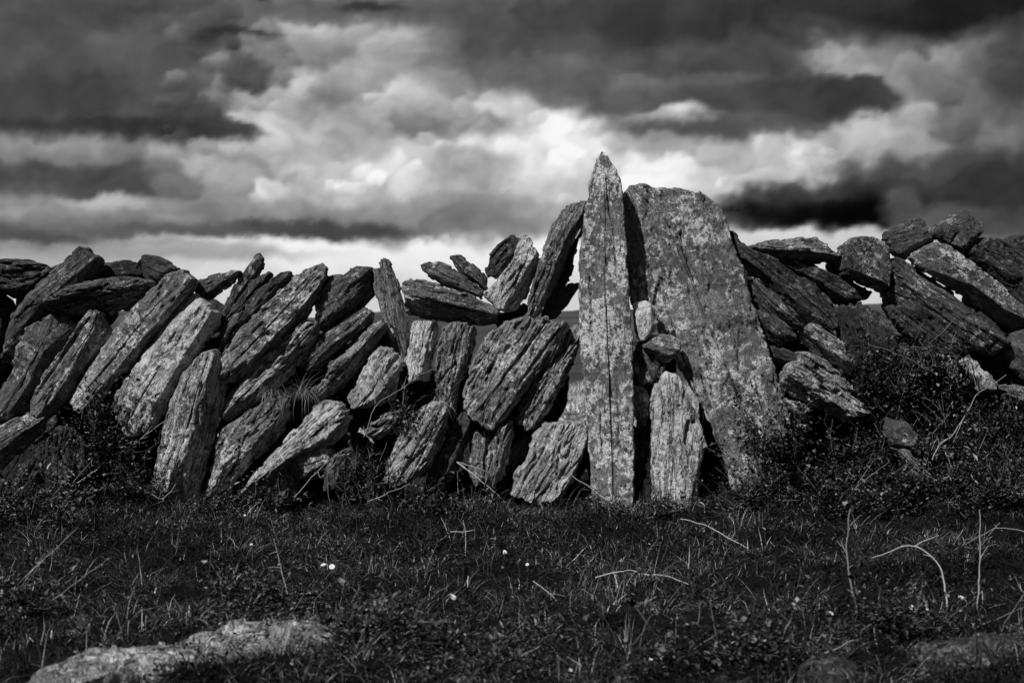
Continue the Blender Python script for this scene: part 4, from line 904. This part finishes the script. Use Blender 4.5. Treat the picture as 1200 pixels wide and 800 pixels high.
bush('dark weed at the bottom edge right of centre', 860, 815, 220, 70, 3.5, 1800, 17, 50, lsz=.8)
bush('dark weed swallowing the lower left corner of the foreground', 20, 745, 120, 60, 4.1, 1400, 18, 40, lsz=.8)
bush('fringe of small weeds in front of the knobbly stone', 280, 600, 110, 32, 6.6, 900, 41, 40)
bush('fringe of small weeds in front of the coarse-ribbed stone', 520, 605, 130, 34, 6.55, 1000, 42, 44)
bush('low fringe of weeds at the foot of the two standing stones', 745, 612, 150, 24, 6.5, 900, 43, 44)
bush('scrub in front of the buried rounded stone on the bank', 1010, 640, 150, 60, 6.3, 1600, 44, 60)
bush('scrub on the turf beneath the right edge of the bank', 1180, 650, 150, 80, 6.1, 1600, 45, 60)
bush('scrub on the turf below the dark corner of the wall at left', 30, 655, 140, 60, 6.0, 1300, 46, 50)
# fibrous tufts of dead grass in the joints
def tuft(label, px, py, Y, n, ln, az0, seed, spread=.9, tone=.3):
    r_ = np.random.default_rng(seed); X, _, Z = w3(px, py, Y)
    P = np.stack([r_.normal(0, .02, n), r_.normal(0, .012, n), r_.normal(0, .01, n)], -1)
    me = blades_mesh('grass_tuft', P, r_.gamma(5, ln / 5, n), r_.uniform(.001, .0022, n), az0 + r_.normal(0, spread, n),
                     r_.uniform(.3, 1.4, n), r_.uniform(.2, 1.7, n), np.clip(r_.normal(tone, .2, n), 0, 1), 5)
    o = link('grass_tuft', me, M_GRASS); o.location = (X, Y, Z)
    return tag(o, label, 'grass tuft', 'tufts of dead grass in the joints')
tuft('hairy tuft of dead grass under the jagged pale-edged stone', 352, 462, 6.82, 260, .13, -1.0, 31, 1.5)
tuft('small hairy tuft hanging over the knobbly stone', 318, 462, 6.80, 110, .12, -1.6, 32, .7)
tuft('thin dry tuft on top of the coarse-ribbed bright stone', 518, 470, 6.78, 60, .08, -1.6, 33, 1.6, .6)
tuft('wispy tuft beside the dark hole of the knee-high pale stone', 806, 470, 6.74, 90, .11, -.3, 34, 1.0)
tuft('drooping dry tuft on the right bank behind the hooked stem', 1085, 645, 5.6, 200, .13, -.5, 35, 1.2, .3)
tuft('bright tuft of grass on the mossy foreground rock', 965, 768, 3.72, 220, .05, -1.3, 36, 2.0, .4)

# ------------------------------------------------------------------ flowers
def flower(label, px, py, dia, seed, closed=False):
    dia *= .8
    r_ = np.random.default_rng(seed); Y = on_ground(px, py + 10) 
    X, _, Z = w3(px, py, Y)
    root = bpy.data.objects.new('daisy', None); COL.objects.link(root); gz = float(ground_z(X, Y)); root.location = (X, Y, gz)
    tag(root, label, 'flower', 'small white flowers in the grass')
    H = max(Z - gz, .02)
    V, Q = tube([(smooth_path([(0, 0, -.01), (.004, .002, H * .5), (0, 0, H)], 8), .0012, .001)], 4)
    me = mesh_np('stem', V, Q); at = me.attributes.new('tone', 'FLOAT', 'POINT'); at.data.foreach_set('value', np.full(len(V), .2, np.float32))
    link('stem', me, M_TWIG, root)
    n = 13; r = dia / 2; V = []; F = []
    tilt_ = Matrix.Rotation(r_.uniform(.3, .9), 3, 'X') @ Matrix.Rotation(r_.uniform(-.4, .4), 3, 'Y')
    for i in range(n):
        a = 2 * math.pi * i / n; c, s_ = math.cos(a), math.sin(a); up = .9 if closed else .25
        w_ = r * .26; b0 = len(V)
        for (t, ww) in ((.15, .4), (.6, 1), (1, .55)):
            rad = r * t * (.55 if closed else 1); z = r * t * up
            for sg in (-1, 1):
                V.append(tuple(tilt_ @ Vector((c * rad - s_ * w_ * ww * sg, s_ * rad + c * w_ * ww * sg, z + .0006 * (i % 2)))))
        F += [(b0, b0 + 1, b0 + 3, b0 + 2), (b0 + 2, b0 + 3, b0 + 5, b0 + 4)]
    V = np.array(V) + (0, 0, H)
    me = mesh_np('petals', V, np.array(F), smooth=False); at = me.attributes.new('tone', 'FLOAT', 'POINT'); at.data.foreach_set('value', np.full(len(V), .5, np.float32))
    link('petals', me, M_PETAL, root)
    # disc
    V, Q = tube([([tuple(tilt_ @ Vector((0, 0, z_)) + Vector((0, 0, H))) for z_ in (0, r * .2, r * .3)], r * .28, r * .1)], 8)
    me = mesh_np('flower_disc', V, Q); at = me.attributes.new('tone', 'FLOAT', 'POINT'); at.data.foreach_set('value', np.full(len(V), .8, np.float32))
    link('flower_disc', me, M_TWIG, root)
flower('open white flower, the brightest, in the middle foreground', 530, 702, .030, 1)
flower('white flower left of the pale upright straw', 295, 640, .026, 2, True)
flower('left flower of the close pair right of the pale upright straw', 379, 662, .024, 3)
flower('right flower of the close pair right of the pale upright straw', 389, 664, .026, 4)
flower('small flower in the grass straight below the many-layered slab', 591, 647, .024, 5)
flower('tiny flower just lower right of the one below the layered slab', 618, 663, .018, 6)
flower('half-closed flower at the bottom edge below the standing stones', 667, 787, .022, 7, True)
flower('left flower of the pair at the bottom edge right of centre', 761, 774, .024, 8, True)
flower('right flower of the pair at the bottom edge right of centre', 776, 772, .020, 9, True)
flower('pale flower in the grass left of the mossy foreground rock', 860, 757, .022, 10)
flower('dull flower just under the one left of the mossy rock', 868, 769, .022, 11)
flower('flower beside the base of the forked woody stalk', 973, 727, .022, 12)
flower('leftmost flower of the row before the hooked stem', 1040, 719, .018, 13, True)
flower('second flower from the left of the row before the hooked stem', 1047, 714, .018, 14, True)
flower('tallest flower of the row before the hooked stem', 1060, 709, .018, 15, True)
flower('largest flower of the row before the hooked stem', 1069, 712, .024, 16)
flower('rightmost flower of the row before the hooked stem', 1087, 715, .020, 17, True)
flower('flower right of the hooked stem near the vertical stalk', 1126, 708, .024, 18)
flower('small flower high by the wall foot above the left white flower', 286, 605, .024, 19, True)
flower('ring-like faded flower head at the edge of the shaded foreground', 441, 742, .020, 20)
